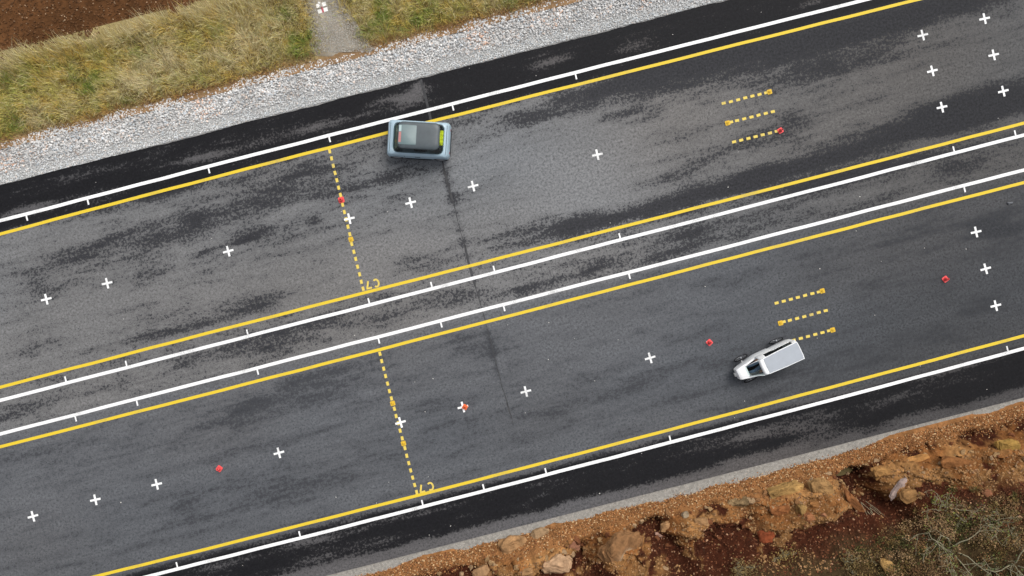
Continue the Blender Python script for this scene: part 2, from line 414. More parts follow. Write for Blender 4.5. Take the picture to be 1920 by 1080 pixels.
# slab edges
for nm, vv, s in (('slab_edge', ROAD_TOP, 1), ('slab_edge', ROAD_BOT, -1)):
    eu = np.arange(-130, 130.1, .14)
    ev = vv + (.05 * (fbm(eu * .7, eu * 0, 5) - .5) * 2 + .02 * (vnoise(eu * 6, eu * 0, 8) - .5) if s > 0 else 0)
    a = np.stack([eu, ev + 0 * eu, 0 * eu - .001], -1)
    b = a + np.array([0, .035 * s, -.11])
    n = len(eu); vv2 = np.concatenate([a, b]); i = np.arange(n - 1)
    f = np.stack([i, i + 1, i + 1 + n, i + n], -1)
    if s > 0: f = f[:, ::-1]
    e = npmesh('slab_edge', vv2, f)
    link('slab_edge', e, mat('asphalt_edge', (.03, .03, .03), rough=.95, noise=.4, nscale=20) if 'aedge' not in M else M['aedge'], road)

# ---- painted markings (parts of the road)
def strip(name, k, wid, m, z):
    uu = np.concatenate([np.arange(-130, -24, 4), np.arange(-24, 24, .4), np.arange(24, 131, 4)])
    vc = line_v(k, uu)
    jit = .014 * (vnoise(uu * .9, uu * 0 + 3, ord(k[0]) + int(k[1])) - .5)
    a = np.stack([uu, vc + wid / 2 + jit, 0 * uu + z], -1); b = np.stack([uu, vc - wid / 2 + jit, 0 * uu + z], -1)
    n = len(uu); i = np.arange(n - 1)
    f = np.stack([i, i + n, i + n + 1, i + 1], -1)
    return link(name, npmesh(name, np.concatenate([a, b]), f), m, road)
for k in ('w1', 'w2', 'w3', 'w4'): strip('white_line', k, .128, M['white_paint'], .004)
for k in ('y1', 'y2', 'y3', 'y4'): strip('yellow_line', k, .120, M['yellow_paint'], .004)

tick_me = pydata('tick_mark', [(-.030, 0, 0), (.030, 0, 0), (.030, .20, 0), (-.030, .20, 0)], [(0, 1, 2, 3)])
tick_me.materials.append(M['white_paint'])
TICKS = {'w1': ([50, 165, 392, 618, 734, 848, 1079], [407, 378, 320, 261, 229, 197, 140], -1),
         'w2': ([123, 237, 464, 692, 809, 926, 1162, 1789, 1904], [711, 683, 624, 566, 534, 503, 443, 283, 252], 1),
         'w3': ([142, 257, 483, 710, 827, 945, 1180, 1808], [785, 755, 696, 637, 607, 577, 517, 353], -1),
         'w4': ([332, 562, 792, 907, 1024, 1257, 1889], [1060, 1002, 943, 915, 886, 825, 655], 1)}
for k, (xs, ys, sg) in TICKS.items():
    for x, y in zip(xs, ys):
        u, _ = UV(x, y); v = float(line_v(k, u)) + sg * .07
        link('tick_mark', tick_me, None, road, (u, v, .0055), (0, 0, 0 if sg > 0 else math.pi))

a_, b_ = .212, .040
cx = [(-b_, -a_), (b_, -a_), (b_, -b_), (a_, -b_), (a_, b_), (b_, b_), (b_, a_), (-b_, a_), (-b_, b_), (-a_, b_), (-a_, -b_), (-b_, -b_)]
cross_me = pydata('cross_mark', [(x, y, 0) for x, y in cx], [(0, 1, 2, 11), (3, 4, 5, 2), (6, 7, 8, 5), (9, 10, 11, 8), (2, 5, 8, 11)])
cross_me.materials.append(M['white_paint'])
CROSSES = [(87, 561), (201, 531), (428, 471), (655, 410), (770, 380), (887, 349), (1120, 290), (1730, 66), (1846, 35), (1748, 133), (1863, 103),
           (1766, 201), (1881, 171), (62, 968), (179, 937), (294, 908), (523, 849), (751, 792), (868, 763), (986, 734), (1219, 671), (1830, 435), (1848, 504), (1867, 573)]
for x, y in CROSSES:
    u, v = UV(x, y); link('cross_mark', cross_me, None, road, (u, v, .0085), (0, 0, math.radians(random.uniform(-2, 2))))

dash_me = pydata('dash_mark', [(-.080, -.052, 0), (.080, -.052, 0), (.080, .052, 0), (-.080, .052, 0)], [(0, 1, 2, 3)])
dash_me.materials.append(M['pale_yellow_paint'])
def dash(x, y, across=False):
    u, v = UV(x, y)
    link('dash_mark', dash_me, None, road, (u, v, .0065), (0, 0, (math.pi / 2 if across else 0) + math.radians(random.uniform(-3, 3))))
c2 = lambda x, y: (480 + x / 4, 270 + y / 4)
for p in [(553, 55), (567, 108), (580, 163), (593, 217), (607, 272), (620, 328), (634, 382), (650, 455), (663, 510), (677, 565), (690, 620), (704, 677),
          (718, 750), (734, 808), (748, 862), (762, 920), (777, 977), (790, 1033)]:
    dash(*c2(*p), True)
dash(680.8, 541.2, True)
for p in [(930, 493), (943, 548), (958, 605), (972, 660), (987, 717), (1001, 773), (1016, 828), (1038, 905), (1051, 960), (1068, 1013), (1081, 1070)]:
    dash(480 + p[0] / 4, 540 + p[1] / 4, True)
for p in [(1097, 47), (1117, 120), (1131, 178), (1146, 233), (1160, 288), (1175, 342), (1190, 397), (1205, 450)]:
    dash(480 + p[0] / 4, 810 + p[1] / 4, True)
for p in [(140, 362), (252, 337), (365, 308), (475, 278), (587, 250), (698, 225), (803, 198), (255, 655), (348, 632), (460, 604), (573, 577), (682, 548), (795, 520), (905, 493),
          (302, 963), (413, 937), (525, 910), (637, 882), (748, 853), (860, 827), (967, 798)]:
    dash(1340 + p[0] / 8.307, 150 + p[1] / 8.307)
for p in [(145, 343), (265, 312), (385, 280), (503, 248), (625, 215), (748, 183), (857, 155), (262, 660), (368, 635), (490, 604), (612, 572), (733, 538), (855, 503), (973, 472),
          (312, 1004), (432, 972), (553, 940), (673, 907), (797, 873), (918, 842), (1030, 810)]:
    dash(1440 + p[0] / 9, 530 + p[1] / 9)

def band(pts, w):
    """flat ribbon along a polyline"""
    vs_, fs_ = [], []
    for i, p in enumerate(pts):
        a = Vector(pts[max(i - 1, 0)]); b = Vector(pts[min(i + 1, len(pts) - 1)])
        t = (b - a).normalized(); n = Vector((-t.y, t.x))
        vs_ += [(p[0] + n.x * w / 2, p[1] + n.y * w / 2, 0), (p[0] - n.x * w / 2, p[1] - n.y * w / 2, 0)]
    for i in range(len(pts) - 1): fs_.append((2 * i, 2 * i + 1, 2 * i + 3, 2 * i + 2))
    return vs_, fs_
# letters read from the other side of the road, so they stand upside down here
v1, f1 = band([(.105 * math.cos(t), .145 * math.sin(t)) for t in np.linspace(math.radians(48), math.radians(312), 14)], .070)
letter_c = pydata('letter_c', v1, f1)
v1, f1 = band([(-.11, .125), (.11, .125)], .066); n0 = len(v1)
q1, q2 = band([(.075, .099), (.035, .0), (-.02, -.155)], .070)
letter_7 = pydata('digit_seven', v1 + q1, f1 + [tuple(i + n0 for i in f) for f in q2])
for m_ in (letter_c, letter_7): m_.materials.append(M['pale_yellow_paint'])
for (cxp, cyp, sx, sy) in ((705.2, 530.8, 691.0, 534.6), (807.0, 912.0, 790.8, 916.2)):
    u, v = UV(cxp, cyp); link('letter_c', letter_c, None, road, (u, v, .0075), (0, 0, math.pi))
    u, v = UV(sx, sy); link('digit_seven', letter_7, None, road, (u, v, .0095), (0, 0, math.pi))

# ================================================================== scattered stones: shared maker
PHI = (1 + 5 ** .5) / 2
ICO_V = np.array([(-1, PHI, 0), (1, PHI, 0), (-1, -PHI, 0), (1, -PHI, 0), (0, -1, PHI), (0, 1, PHI), (0, -1, -PHI), (0, 1, -PHI), (PHI, 0, -1), (PHI, 0, 1), (-PHI, 0, -1), (-PHI, 0, 1)]) / math.sqrt(1 + PHI * PHI)
ICO_F = np.array([(0, 11, 5), (0, 5, 1), (0, 1, 7), (0, 7, 10), (0, 10, 11), (1, 5, 9), (5, 11, 4), (11, 10, 2), (10, 7, 6), (7, 1, 8), (3, 9, 4), (3, 4, 2), (3, 2, 6), (3, 6, 8), (3, 8, 9), (4, 9, 5), (2, 4, 11), (6, 2, 10), (8, 6, 7), (9, 8, 1)])
OCT_V = np.array([(1, 0, 0), (-1, 0, 0), (0, 1, 0), (0, -1, 0), (0, 0, 1), (0, 0, -1)], float)
OCT_F = np.array([(0, 2, 4), (2, 1, 4), (1, 3, 4), (3, 0, 4), (2, 0, 5), (1, 2, 5), (3, 1, 5), (0, 3, 5)])

def rot_mats(n, tilt=1.0):
    ax = RNG.normal(size=(n, 3)); ax /= np.linalg.norm(ax, axis=1, keepdims=True)
    an = RNG.uniform(0, 2 * math.pi, n) * tilt
    c, s = np.cos(an), np.sin(an); x, y, z = ax.T; C = 1 - c
    R = np.empty((n, 3, 3))
    R[:, 0] = np.stack([c + x * x * C, x * y * C - z * s, x * z * C + y * s], -1)
    R[:, 1] = np.stack([y * x * C + z * s, c + y * y * C, y * z * C - x * s], -1)
    R[:, 2] = np.stack([z * x * C - y * s, z * y * C + x * s, c + z * z * C], -1)
    return R

def stones_mesh(name, pos, size, col, flat=(.45, .8), fine=False, jitter=.22):
    n = len(pos); tv, tf = (OCT_V, OCT_F) if fine else (ICO_V, ICO_F)
    k = len(tv)
    v = tv[None] * (1 + RNG.uniform(-jitter, jitter, (n, k, 1)))
    sc = np.stack([np.ones(n), RNG.uniform(.6, 1, n), RNG.uniform(*flat, n)], -1) * size[:, None]
    v = v * sc[:, None]
    v = np.einsum('nij,nkj->nki', rot_mats(n, .5), v) + pos[:, None]
    f = (tf[None] + (np.arange(n) * k)[:, None, None]).reshape(-1, 3)
    c = np.repeat(col, k, axis=0)
    return npmesh(name, v.reshape(-1, 3), f, c)

def one_stone(size, col, flat=.6, seed=0, sub=1, squash=(1, .8)):
    """single angular stone: hull of random points, edges softened a little"""
    r = np.random.default_rng(seed)
    bm = bmesh.new()
    p = r.normal(size=(16, 3)); p /= np.linalg.norm(p, axis=1, keepdims=True)
    p *= r.uniform(.8, 1.05, (16, 1)); p *= np.array([squash[0], squash[1], flat]) * size
    for q in p: bm.verts.new(q)
    res = bmesh.ops.convex_hull(bm, input=bm.verts)
    bmesh.ops.delete(bm, geom=[v for v in bm.verts if not v.link_faces], context='VERTS')
    me = bpy.data.meshes.new('stone'); bm.to_mesh(me); bm.free()
    cattr(me, 'Col', np.tile(np.array(col)[None], (len(me.vertices), 1)) * r.uniform(.92, 1.08, (len(me.vertices), 1)))
    return me

# ---- crushed stone verge above the road
GV0, GV1 = 8.93, 10.62
def verge_edge(u): return 10.62 + .16 * (fbm(u * .55, u * 0, 91) - .5) * 2 + .10 * (vnoise(u * 3.1, u * 0, 92) - .5)
def verge_z(u, v): return -.055 - .05 * sstep(8.9, 9.6, v) + .05 * (fbm(u * .8, v * .8, 93) - .5)
us = nonuni(-90, -26, 16, 90, .25, 4.0); vs = np.linspace(8.86, 11.2, 12)
U, V, F = gridmesh(us, vs)
me = npmesh('gravel_verge', np.stack([U, V, verge_z(U, V) - .035], -1), F, np.tile([[.36, .355, .345]], (len(U), 1)))
verge = link('gravel_verge', me, M['stone'], rot=(0, 0, ANG)); tag(verge, kind='structure')

def grey_cols(n, lo=.33, hi=.78, pink=.09):
    t = RNG.beta(2.2, 1.8, n)[:, None] * (hi - lo) + lo
    c = np.repeat(t, 3, 1) * np.array([1, .985, .96])
    pk = RNG.random(n) < pink
    c[pk] *= np.array([1.06, .90, .80])
    bl = RNG.random(n) < .12
    c[bl] *= np.array([.88, .95, 1.02])
    return c
# coarse stones, all
N_ = 32000
u = RNG.uniform(-26, 14, N_); v = RNG.uniform(9.35, 10.75, N_)
rustz = vnoise(u * .9, v * .9, 140)
ok = (v < verge_edge(u) + RNG.normal(0, .05, N_)) & (v > 9.42 + .25 * (fbm(u * .6, u * 0, 95) - .5) + RNG.normal(0, .10, N_))
u, v, rustz = u[ok], v[ok], rustz[ok]; n = len(u)
size = RNG.uniform(.019, .047, n)
col = grey_cols(n)
rz = RNG.random(n) < .35 * sstep(.55, .95, rustz)
col[rz] = col[rz] * np.array([1.05, .74, .58])
col *= (.74 + .5 * fbm(u * 1.1, v * 1.1, 145, 3))[:, None]
size *= np.where(RNG.random(n) < .12, 1.35, 1.0)
pos = np.stack([u, v, verge_z(u, v) + RNG.uniform(-.015, .030, n)], -1)
o = link('crushed_stone', stones_mesh('crushed_stone', pos, size, col), M['stone'], verge); tag(o, kind='stuff')
# fine chippings against the asphalt
N_ = 26000
u = RNG.uniform(-26, 18, N_); v = 8.94 + np.abs(RNG.normal(0, .30, N_))
ok = v < 9.8; u, v = u[ok], v[ok]; n = len(u)
pos = np.stack([u, v, verge_z(u, v) + RNG.uniform(-.01, .014, n)], -1)
o = link('fine_chippings', stones_mesh('fine_chippings', pos, RNG.uniform(.013, .034, n), grey_cols(n, .34, .84, .05) * np.array([.97, .99, 1.0]), fine=True), M['stone'], verge); tag(o, kind='stuff')
# the largest stones one by one
sm = [one_stone(1.0, grey_cols(1, .40, .68, .15)[0], .62, 300 + i) for i in range(14)]
for m_ in sm: m_.materials.append(M['stone'])
for i in range(280):
    u = random.uniform(-22.5, 9.0); v = random.uniform(9.6, 10.55)
    if v > float(verge_edge(np.array(u))): v -= .3
    o = link('stone', sm[i % 14], None, verge, (u, v, float(verge_z(np.array(u), np.array(v))) + .035), (random.uniform(-.3, .3), random.uniform(-.3, .3), random.uniform(0, 6.28)))
    s_ = random.uniform(.05, .080); o.scale = (s_, s_, s_)

# ---- grassy verge ground, path, field
def path_x(Y): return -7.40 + (11.34 - Y) * .36
def path_half(Y): return .95 + .12 * np.sin(Y * 2.1) + .35 * sstep(9.9, 9.2, -np.asarray(Y) * 0 + np.asarray(Y))
def path_d(x, y): return np.abs(x - path_x(y)) - path_half(y)
def grass_top(u): return 13.50 + .22 * (fbm(u * .45, u * 0, 101) - .5) * 2
def land_z(u, v): return -.08 + .06 * sstep(10.6, 11.6, v) + .07 * (fbm(u * .5, v * .5, 102) - .5)
us = nonuni(-110, -30, 14, 110, .2, 4.0); vs = np.concatenate([np.arange(10.3, 14.1, .12)])
U, V, F = gridmesh(us, vs)
X, Y = U * CA - V * SA, U * SA + V * CA
t = fbm(U * 1.5, V * 1.5, 104)
c = np.array([.24, .19, .085])[None] * (.6 + .8 * t[:, None])
rust = (1 - sstep(10.55, 10.85, V + .35 * (t - .5)))[:, None]
c = c * (1 - rust) + np.array([.25, .155, .08]) * (.7 + .6 * t[:, None]) * rust
me = npmesh('grass_verge', np.stack([U, V, land_z(U, V)], -1), F, c, True)
gverge = link('grass_verge', me, M['soil'], rot=(0, 0, ANG)); tag(gverge, kind='structure')
# path
ys = np.arange(9.0, 30, .16); ss = np.linspace(-1, 1, 19)
YY, SS, F = gridmesh(ys, ss)
hw = path_half(YY) * (1.12 + .30 * (vnoise(YY * 1.6, np.sign(SS) * 2 + 9, 111) - .5))
XX = path_x(YY) + SS * hw
uu, vv = w2uv(XX, YY)
zz = land_z(uu, vv) + .030 - .06 * np.abs(SS) ** 3 + .05 * (fbm(uu * 3, vv * 3, 112) - .5) - .25 * sstep(.12, -.10, vv - verge_edge(uu) * 1.0)
keep = None
t = fbm(XX * 1.2, YY * 1.2, 113)[:, None]
c = np.array([.30, .265, .21]) * (.62 + .76 * t)
w_ = sstep(.35, 1.0, np.abs(SS) + .9 * (fbm(XX * 2.2, YY * 2.2, 114) - .5))[:, None]
c = c * (1 - w_) + np.array([.20, .15, .08]) * (.6 + .8 * t) * w_
me = npmesh('path', np.stack([XX, YY, zz], -1), F, c, True)
path = link('path', me, M['path']); tag(path, kind='structure')
N_ = 13000
y = RNG.uniform(9.3, 12.2, N_); s_ = RNG.uniform(-1, 1, N_); x = path_x(y) + s_ * path_half(y)
uu, vv = w2uv(x, y); k = vv > verge_edge(uu) - .15; x, y, uu, vv = x[k], y[k], uu[k], vv[k]; n = len(x)
o = link('path_grit', stones_mesh('path_grit', np.stack([x, y, land_z(uu, vv) + .035], -1), RNG.uniform(.008, .026, n), grey_cols(n, .22, .56, .1) * np.array([1, .95, .85]), fine=True), M['stone'], path); tag(o, kind='stuff')
# field
us = nonuni(-110, -32, 6, 110, .075, 4.0); vs = np.concatenate([np.arange(13.2, 19.5, .075), np.arange(19.5, 110, 5)])
U, V, F = gridmesh(us, vs)
cl = fbm(U * 3.2, V * 3.2, 121, 4, .6)
z = -.07 + .10 * (fbm(U * .5, V * .5, 122) - .5) + .10 * (cl - .5) * (V < 19.5) + .02 * sstep(13.3, 14, V)
c = np.array([.086, .038, .0145])[None] * (.55 + .9 * fbm(U * .7, V * .7, 123)[:, None]) * (.75 + .5 * cl[:, None])
me = npmesh('field', np.stack([U, V, z], -1), F, c, False)
field = link('field', me, M['soil'], rot=(0, 0, ANG)); tag(field, kind='structure')
N_ = 15000
u = RNG.uniform(-30, -3, N_); v = RNG.uniform(13.3, 18.8, N_)
cl = fbm(u * 3.2, v * 3.2, 121, 4, .6)
z = -.05 + .10 * (fbm(u * .5, v * .5, 122) - .5) + .10 * (cl - .5)
c = np.array([.090, .042, .017]) * RNG.uniform(.8, 1.5, (N_, 1))
pl = RNG.random(N_) < .11
c[pl] = np.array([.42, .29, .18]) * RNG.uniform(.6, 1.3, (pl.sum(), 1))
sz = RNG.uniform(.018, .05, N_); sz[pl] = RNG.uniform(.012, .034, pl.sum())
o = link('clods_and_stones', stones_mesh('clods_and_stones', np.stack([u, v, z + .015], -1), sz, c, jitter=.3), M['stone'], field); tag(o, kind='stuff')

# ---- long dry grass
def blades(u, v, z0, height, width, col, lean, az, droop=.5):
    n = len(u)
    dx, dy = np.cos(az), np.sin(az)
    wx, wy = -dy, dx
    def pt(t):
        out = lean * height * (t ** (1 + droop))
        up_ = height * t * np.sqrt(np.maximum(1 - (lean * .75 * t) ** 2, .08))
        return np.stack([u + dx * out, v + dy * out, z0 + up_], -1)
    tw = RNG.uniform(-1.2, 1.2, n)
    sx = wx * np.cos(tw) + dx * np.sin(tw); sy = wy * np.cos(tw) + dy * np.sin(tw)
    side = np.stack([sx, sy, np.zeros(n)], -1) * width[:, None]
    p0, p1, p2 = pt(np.zeros(n)), pt(np.full(n, .55)), pt(np.ones(n))
    V_ = np.stack([p0 - side * .5, p0 + side * .5, p1 + side * .45, p1 - side * .45, p2 + side * .12, p2 - side * .12], 1)
    b = (np.arange(n) * 6)[:, None, None]
    F_ = (np.array([[0, 1, 2, 3], [3, 2, 4, 5]])[None] + b).reshape(-1, 4)
    C_ = np.repeat(col, 6, axis=0)
    return V_.reshape(-1, 3), F_, C_

N_ = 180000
u = RNG.uniform(-30, 18, N_); v = RNG.uniform(10.45, 13.75, N_)
top = grass_top(u)
x, y = u * CA - v * SA, u * SA + v * CA
pd = path_d(x, y) + .75 * (fbm(x * 1.3, y * 1.3, 131) - .5)
ve = verge_edge(u)
k = (v < top + .25 * (fbm(u * 2.2, v * 0, 134) - .5) + RNG.normal(0, .10, N_)) & (pd > RNG.normal(-.05, .28, N_)) & (v > ve - .06 + .20 * fbm(u * 1.1, v * 0, 133) + RNG.normal(0, .07, N_))
u, v, x, y, pd, ve, top = u[k], v[k], x[k], y[k], pd[k], ve[k], top[k]; n = len(u)
a1 = fbm(u * .55, v * .8, 135, 3); a2 = fbm(u * 1.4, v * 1.4, 136, 3); a3 = fbm(u * 3.5, v * 3.5, 137, 2)
straw = np.array([.82, .70, .45]); olive = np.array([.58, .53, .16]); green = np.array([.24, .37, .07]); ochre = np.array([.78, .56, .15]); rusty = np.array([.50, .27, .11])
edge_hi = np.exp(-((top - v) / .55) ** 2)
wst = .30 + 1.6 * (a1 - .45) + .7 * edge_hi + .5 * RNG.normal(0, .35, n)
wgr = .14 + 2.0 * (a2 - .52) - .5 * edge_hi + .25 * sstep(11.8, 10.9, -v * 0 + v) + .35 * RNG.normal(0, .3, n)
woc = .30 + 2.2 * (a3 - .5) + .3 * RNG.normal(0, .4, n)
wru = 1.3 * np.exp(-((v - ve) / .30) ** 2) - .2 + 1.6 * (a2 * (1 - a1) - .25) + .35 * RNG.normal(0, .4, n)
wol = np.full(n, .55)
# strong green weed patches seen in the photograph
for (gx, gy, r) in ((140, 150, .55), (165, 165, .5), (130, 125, .35), (392, 78, .35), (95, 215, .8), (30, 240, .7), (555, 75, .7), (540, 30, .5), (770, 40, .9), (720, 30, .6), (480, 60, .4)):
    gu, gv = UV(gx, gy, .2); wgr += .8 * np.exp(-((u - gu) ** 2 + (v - gv) ** 2) / (r * .5) ** 2) - 0.0
for (gx, gy, r) in ((300, 110, 1.4), (260, 135, 1.0), (420, 100, 1.0), (470, 70, .8), (680, 25, .5)):
    gu, gv = UV(gx, gy, .2); wst += .8 * np.exp(-((u - gu) ** 2 + (v - gv) ** 2) / (r * .7) ** 2)
Wt = np.maximum(np.stack([wst, wgr, woc, wru, wol], -1), .001) ** 2.2
Wt /= Wt.sum(1, keepdims=True)
pick = (Wt.cumsum(1) > RNG.random(n)[:, None]).argmax(1)
pal = np.stack([straw, green, ochre, rusty, olive])
col = pal[pick] * .6 + (Wt[:, :, None] * pal[None]).sum(1) * .4
col = np.minimum(col * RNG.uniform(.5, 1.35, (n, 1)), .9)
tall = .20 + .20 * a1 + .26 * edge_hi * (.5 + 1.3 * vnoise(u * 3.1, v * 0, 141)) - .12 * np.exp(-((v - ve) / .35) ** 2)
hgt = tall * RNG.uniform(.6, 1.35, n)
# tussocks: neighbouring blades lean the same way
az = 2 * math.pi * fbm(u * 1.6, v * 1.6, 139, 2) * 2 + RNG.normal(0, .9, n)
az = np.where(RNG.random(n) < .55 * edge_hi, math.radians(100) + RNG.normal(0, .5, n), az)
lean = np.clip(RNG.normal(.55, .25, n), .05, 1.15) * (1 - .25 * edge_hi)
Vg, Fg, Cg = blades(u, v, land_z(u, v) - .01, hgt, RNG.uniform(.009, .019, n), col, lean, az)
o = link('long_grass', npmesh('long_grass', Vg, Fg, Cg), M['grass'], rot=(0, 0, ANG))
tag(o, 'long dry straw and green grass between gravel verge and brown field', 'grass', kind='stuff')
# fallen litter along the gravel edge
N_ = 3200
u = RNG.uniform(-26, 10, N_); v = verge_edge(u) + RNG.normal(.10, .14, N_) + .2 * (fbm(u * 1.3, u * 0, 150) - .5)
x, y = uv2w(u, v); k = (path_d(x, y) > -.15); u, v = u[k], v[k]; n = len(u)
c = np.array([.24, .15, .085]) * RNG.uniform(.4, 1.5, (n, 1))
o = link('leaf_litter', stones_mesh('leaf_litter', np.stack([u, v, land_z(u, v) + .01], -1), RNG.uniform(.014, .04, n), c, flat=(.15, .3), fine=True), M['stone'], gverge); tag(o, kind='stuff')

# green weed beside the path
def weed(px, py, r, n, name, label, cat):
    x0, y0 = W(px, py); uu, vv = w2uv(x0, y0); z0 = float(land_z(np.array(uu), np.array(vv)))
    root = empty(name, (x0, y0, z0)); tag(root, label, cat)
    vs_, fs_ = [], []
    for i in range(n):
        a = i * 2.4 + random.uniform(-.3, .3); L_ = r * random.uniform(.6, 1.1); el = random.uniform(.2, .9)
        d = Vector((math.cos(a) * math.cos(el), math.sin(a) * math.cos(el), math.sin(el))); s_ = Vector((-math.sin(a), math.cos(a), 0)) * L_ * .2
        b = len(vs_)
        vs_ += [d * L_ * .1 + Vector((0, 0, .02)), d * L_ * .55 + s_, d * L_, d * L_ * .55 - s_]
        fs_.append((b, b + 1, b + 2, b + 3))
    me = pydata('leaves', vs_, fs_); cattr(me, 'Col', np.array([.085, .135, .045]) * RNG.uniform(.6, 1.5, (len(vs_), 1)))
    link('leaves', me, M['leaf'], root)
    t = pydata('stem', [(-.01, -.01, -.02), (.01, -.01, -.02), (.01, .01, -.02), (-.01, .01, -.02), (0, 0, r * .6)], [(0, 1, 4), (1, 2, 4), (2, 3, 4), (3, 0, 4)])
    link('stem', t, M['bark'], root)
weed(579, 64, .22, 34, 'weed_plant', 'small dark green weed growing at the left edge of the grit path', 'weed')

# ---- survey target on the path
x0, y0 = W(604, 15); uu, vv = w2uv(x0, y0); z0 = float(land_z(np.array(uu), np.array(vv))) + .045
st = empty('survey_target', (x0, y0, z0), ANG + math.radians(2)); tag(st, 'white four-panel survey target with red strip lying on the grit path', 'survey target')
pan = pydata('panel', [(x, y, z) for z in (-.01, .006) for x, y in ((-.078, -.078), (.078, -.078), (.078, .078), (-.078, .078))],
             [(3, 2, 1, 0), (4, 5, 6, 7), (0, 1, 5, 4), (1, 2, 6, 5), (2, 3, 7, 6), (3, 0, 4, 7)]); pan.materials.append(M['white_board'])
for sx, sy, r in ((-1, -1, .05), (1, -1, -.03), (1, 1, .06), (-1, 1, -.04)):
    link('panel', pan, None, st, (sx * .122, sy * .112, 0), (0, 0, r))
tp = pydata('red_strip', [(x, y, z) for z in (-.01, .004) for x, y in ((-.03, -.19), (.03, -.19), (.03, .05), (-.03, .05))],
            [(3, 2, 1, 0), (4, 5, 6, 7), (0, 1, 5, 4), (1, 2, 6, 5), (2, 3, 7, 6), (3, 0, 4, 7)])
link('red_strip', tp, M['red_tape'], st)

def tube(pts, radii, sides=6, cap=True):
    vs_, fs_ = [], []
    prev = None
    for i, p in enumerate(pts):
        p = Vector(p); a = Vector(pts[max(i - 1, 0)]); b = Vector(pts[min(i + 1, len(pts) - 1)])
        t = (b - a).normalized()
        if prev is None:
            n = t.orthogonal().normalized()
        else:
            n = (prev - t * prev.dot(t)).normalized()
        prev = n; bn = t.cross(n)
        for k in range(sides):
            an = 2 * math.pi * k / sides
            vs_.append(p + (n * math.cos(an) + bn * math.sin(an)) * radii[i])
    for i in range(len(pts) - 1):
        for k in range(sides):
            fs_.append((i * sides + k, i * sides + (k + 1) % sides, (i + 1) * sides + (k + 1) % sides, (i + 1) * sides + k))
    if cap:
        fs_.append(tuple(range(sides))[::-1]); fs_.append(tuple((len(pts) - 1) * sides + k for k in range(sides)))
    return vs_, fs_
def merge(parts):
    V_, F_ = [], []
    for v, f in parts:
        b = len(V_); V_ += list(v); F_ += [tuple(i + b for i in q) for q in f]
    return V_, F_
sv, sf = merge([tube([(0, .03, -.02), (.0, .03, .30)], [.022, .02], 8), tube([(0, .03, .30), (.0, .05, .36), (-.03, .10, .37)], [.035, .045, .02], 8), tube([(-.07, .05, .02), (0, .03, .20)], [.018, .018], 6)])
link('stake', pydata('stake', sv, sf, True), M['white_board'], st)

# ================================================================== lower side: grit strip, rock cutting
U0 = -9.60
us = nonuni(-130, -14, 24, 130, .12, 4.0); vs = np.linspace(-9.70, ROAD_BOT - .005, 10)
U, V, F = gridmesh(us, vs)
zz = -.03 - .02 * (fbm(U * 2, V * 2, 201) - .5)
me = npmesh('grit_strip', np.stack([U, V, zz], -1), F)
gs = link('grit_strip', me, M['grit'], rot=(0, 0, ANG)); tag(gs, kind='structure')
N_ = 9000
u = RNG.uniform(-12, 21, N_); v = RNG.uniform(-9.75, -9.2, N_)
o = link('grit_chips', stones_mesh('grit_chips', np.stack([u, v, np.full(N_, -.03)], -1), RNG.uniform(.006, .018, N_), grey_cols(N_, .18, .60, .15) * np.array([1, .96, .88]), fine=True), M['stone'], gs); tag(o, kind='stuff')

# voronoi blocks of the exposed rock
_r = np.random.default_rng(5)
seed_u = _r.uniform(-14, 24, 420); seed_d = _r.uniform(.3, 2.6, 420); seed_c = _r.uniform(.72, 1.28, 420)
seed_h = _r.uniform(-1, 1, 420); seed_tu = _r.normal(0, .35, 420); seed_td = _r.normal(0, .35, 420)
def blocks(u, d):
    h = np.empty(u.shape); gap = np.empty(u.shape)
    for a in range(0, len(u), 20000):
        b = slice(a, a + 20000)
        du = u[b][:, None] - seed_u[None]; dd = (d[b][:, None] - seed_d[None]) * 1.25
        du = du + .16 * (fbm(u[b] * 2.3, d[b] * 2.3, 211, 3)[:, None] - .5); dd = dd + .2 * (fbm(u[b] * 2.3 + 9, d[b] * 2.3, 212, 3)[:, None] - .5)
        D = np.hypot(du * .5, dd)
        i = np.argpartition(D, 1, axis=1)[:, :2]
        r = np.arange(D.shape[0]); d0 = D[r, i[:, 0]]; d1 = D[r, i[:, 1]]
        j = np.where(d0 < d1, i[:, 0], i[:, 1])
        gap[b] = np.abs(d1 - d0)
        h[b] = seed_h[j] + seed_tu[j] * du[r, j] * 2 + seed_td[j] * dd[r, j] * 2
    return h, gap

GULLY = [(UV(1592, 925)[0] + .15, .55, .75, .55), (UV(1235, 1000)[0], .45, .55, .25), (UV(1075, 985)[0], .40, .45, .25), (UV(1395, 985)[0], .4, .25, .3)]
OUT = []
for (px_, py_, ru, rd, hh_, ang) in ((1000, 1035, 1.7, .42, .30, .10), (1175, 1046, .95, .80, .35, -.2), (1290, 982, .9, .30, .20, 0), (1450, 928, 2.1, .40, .35, .05), (1535, 935, 1.0, .62, .35, -.1),
                                     (1480, 965, 1.3, .42, .25, .1), (1690, 893, .95, .55, .30, .1), (1770, 872, 1.3, .42, .25, .08), (1880, 850, 1.1, .45, .30, .05)):
    # nominal height of the face at that place
    z_ = .9
    for _ in range(6):
        uu_, vv_ = UV(px_, py_, z_); dd_ = U0 + .15 - vv_
        z_ = float(np.interp(dd_, [0, .3, .72, 1.15, 1.75, 2.5, 3.2], [-.05, .04, .27, .80, 1.60, 2.55, 3.0]))
    OUT.append((uu_, dd_, ru * 1.2, rd * 1.28, hh_ * 1.2, ang))
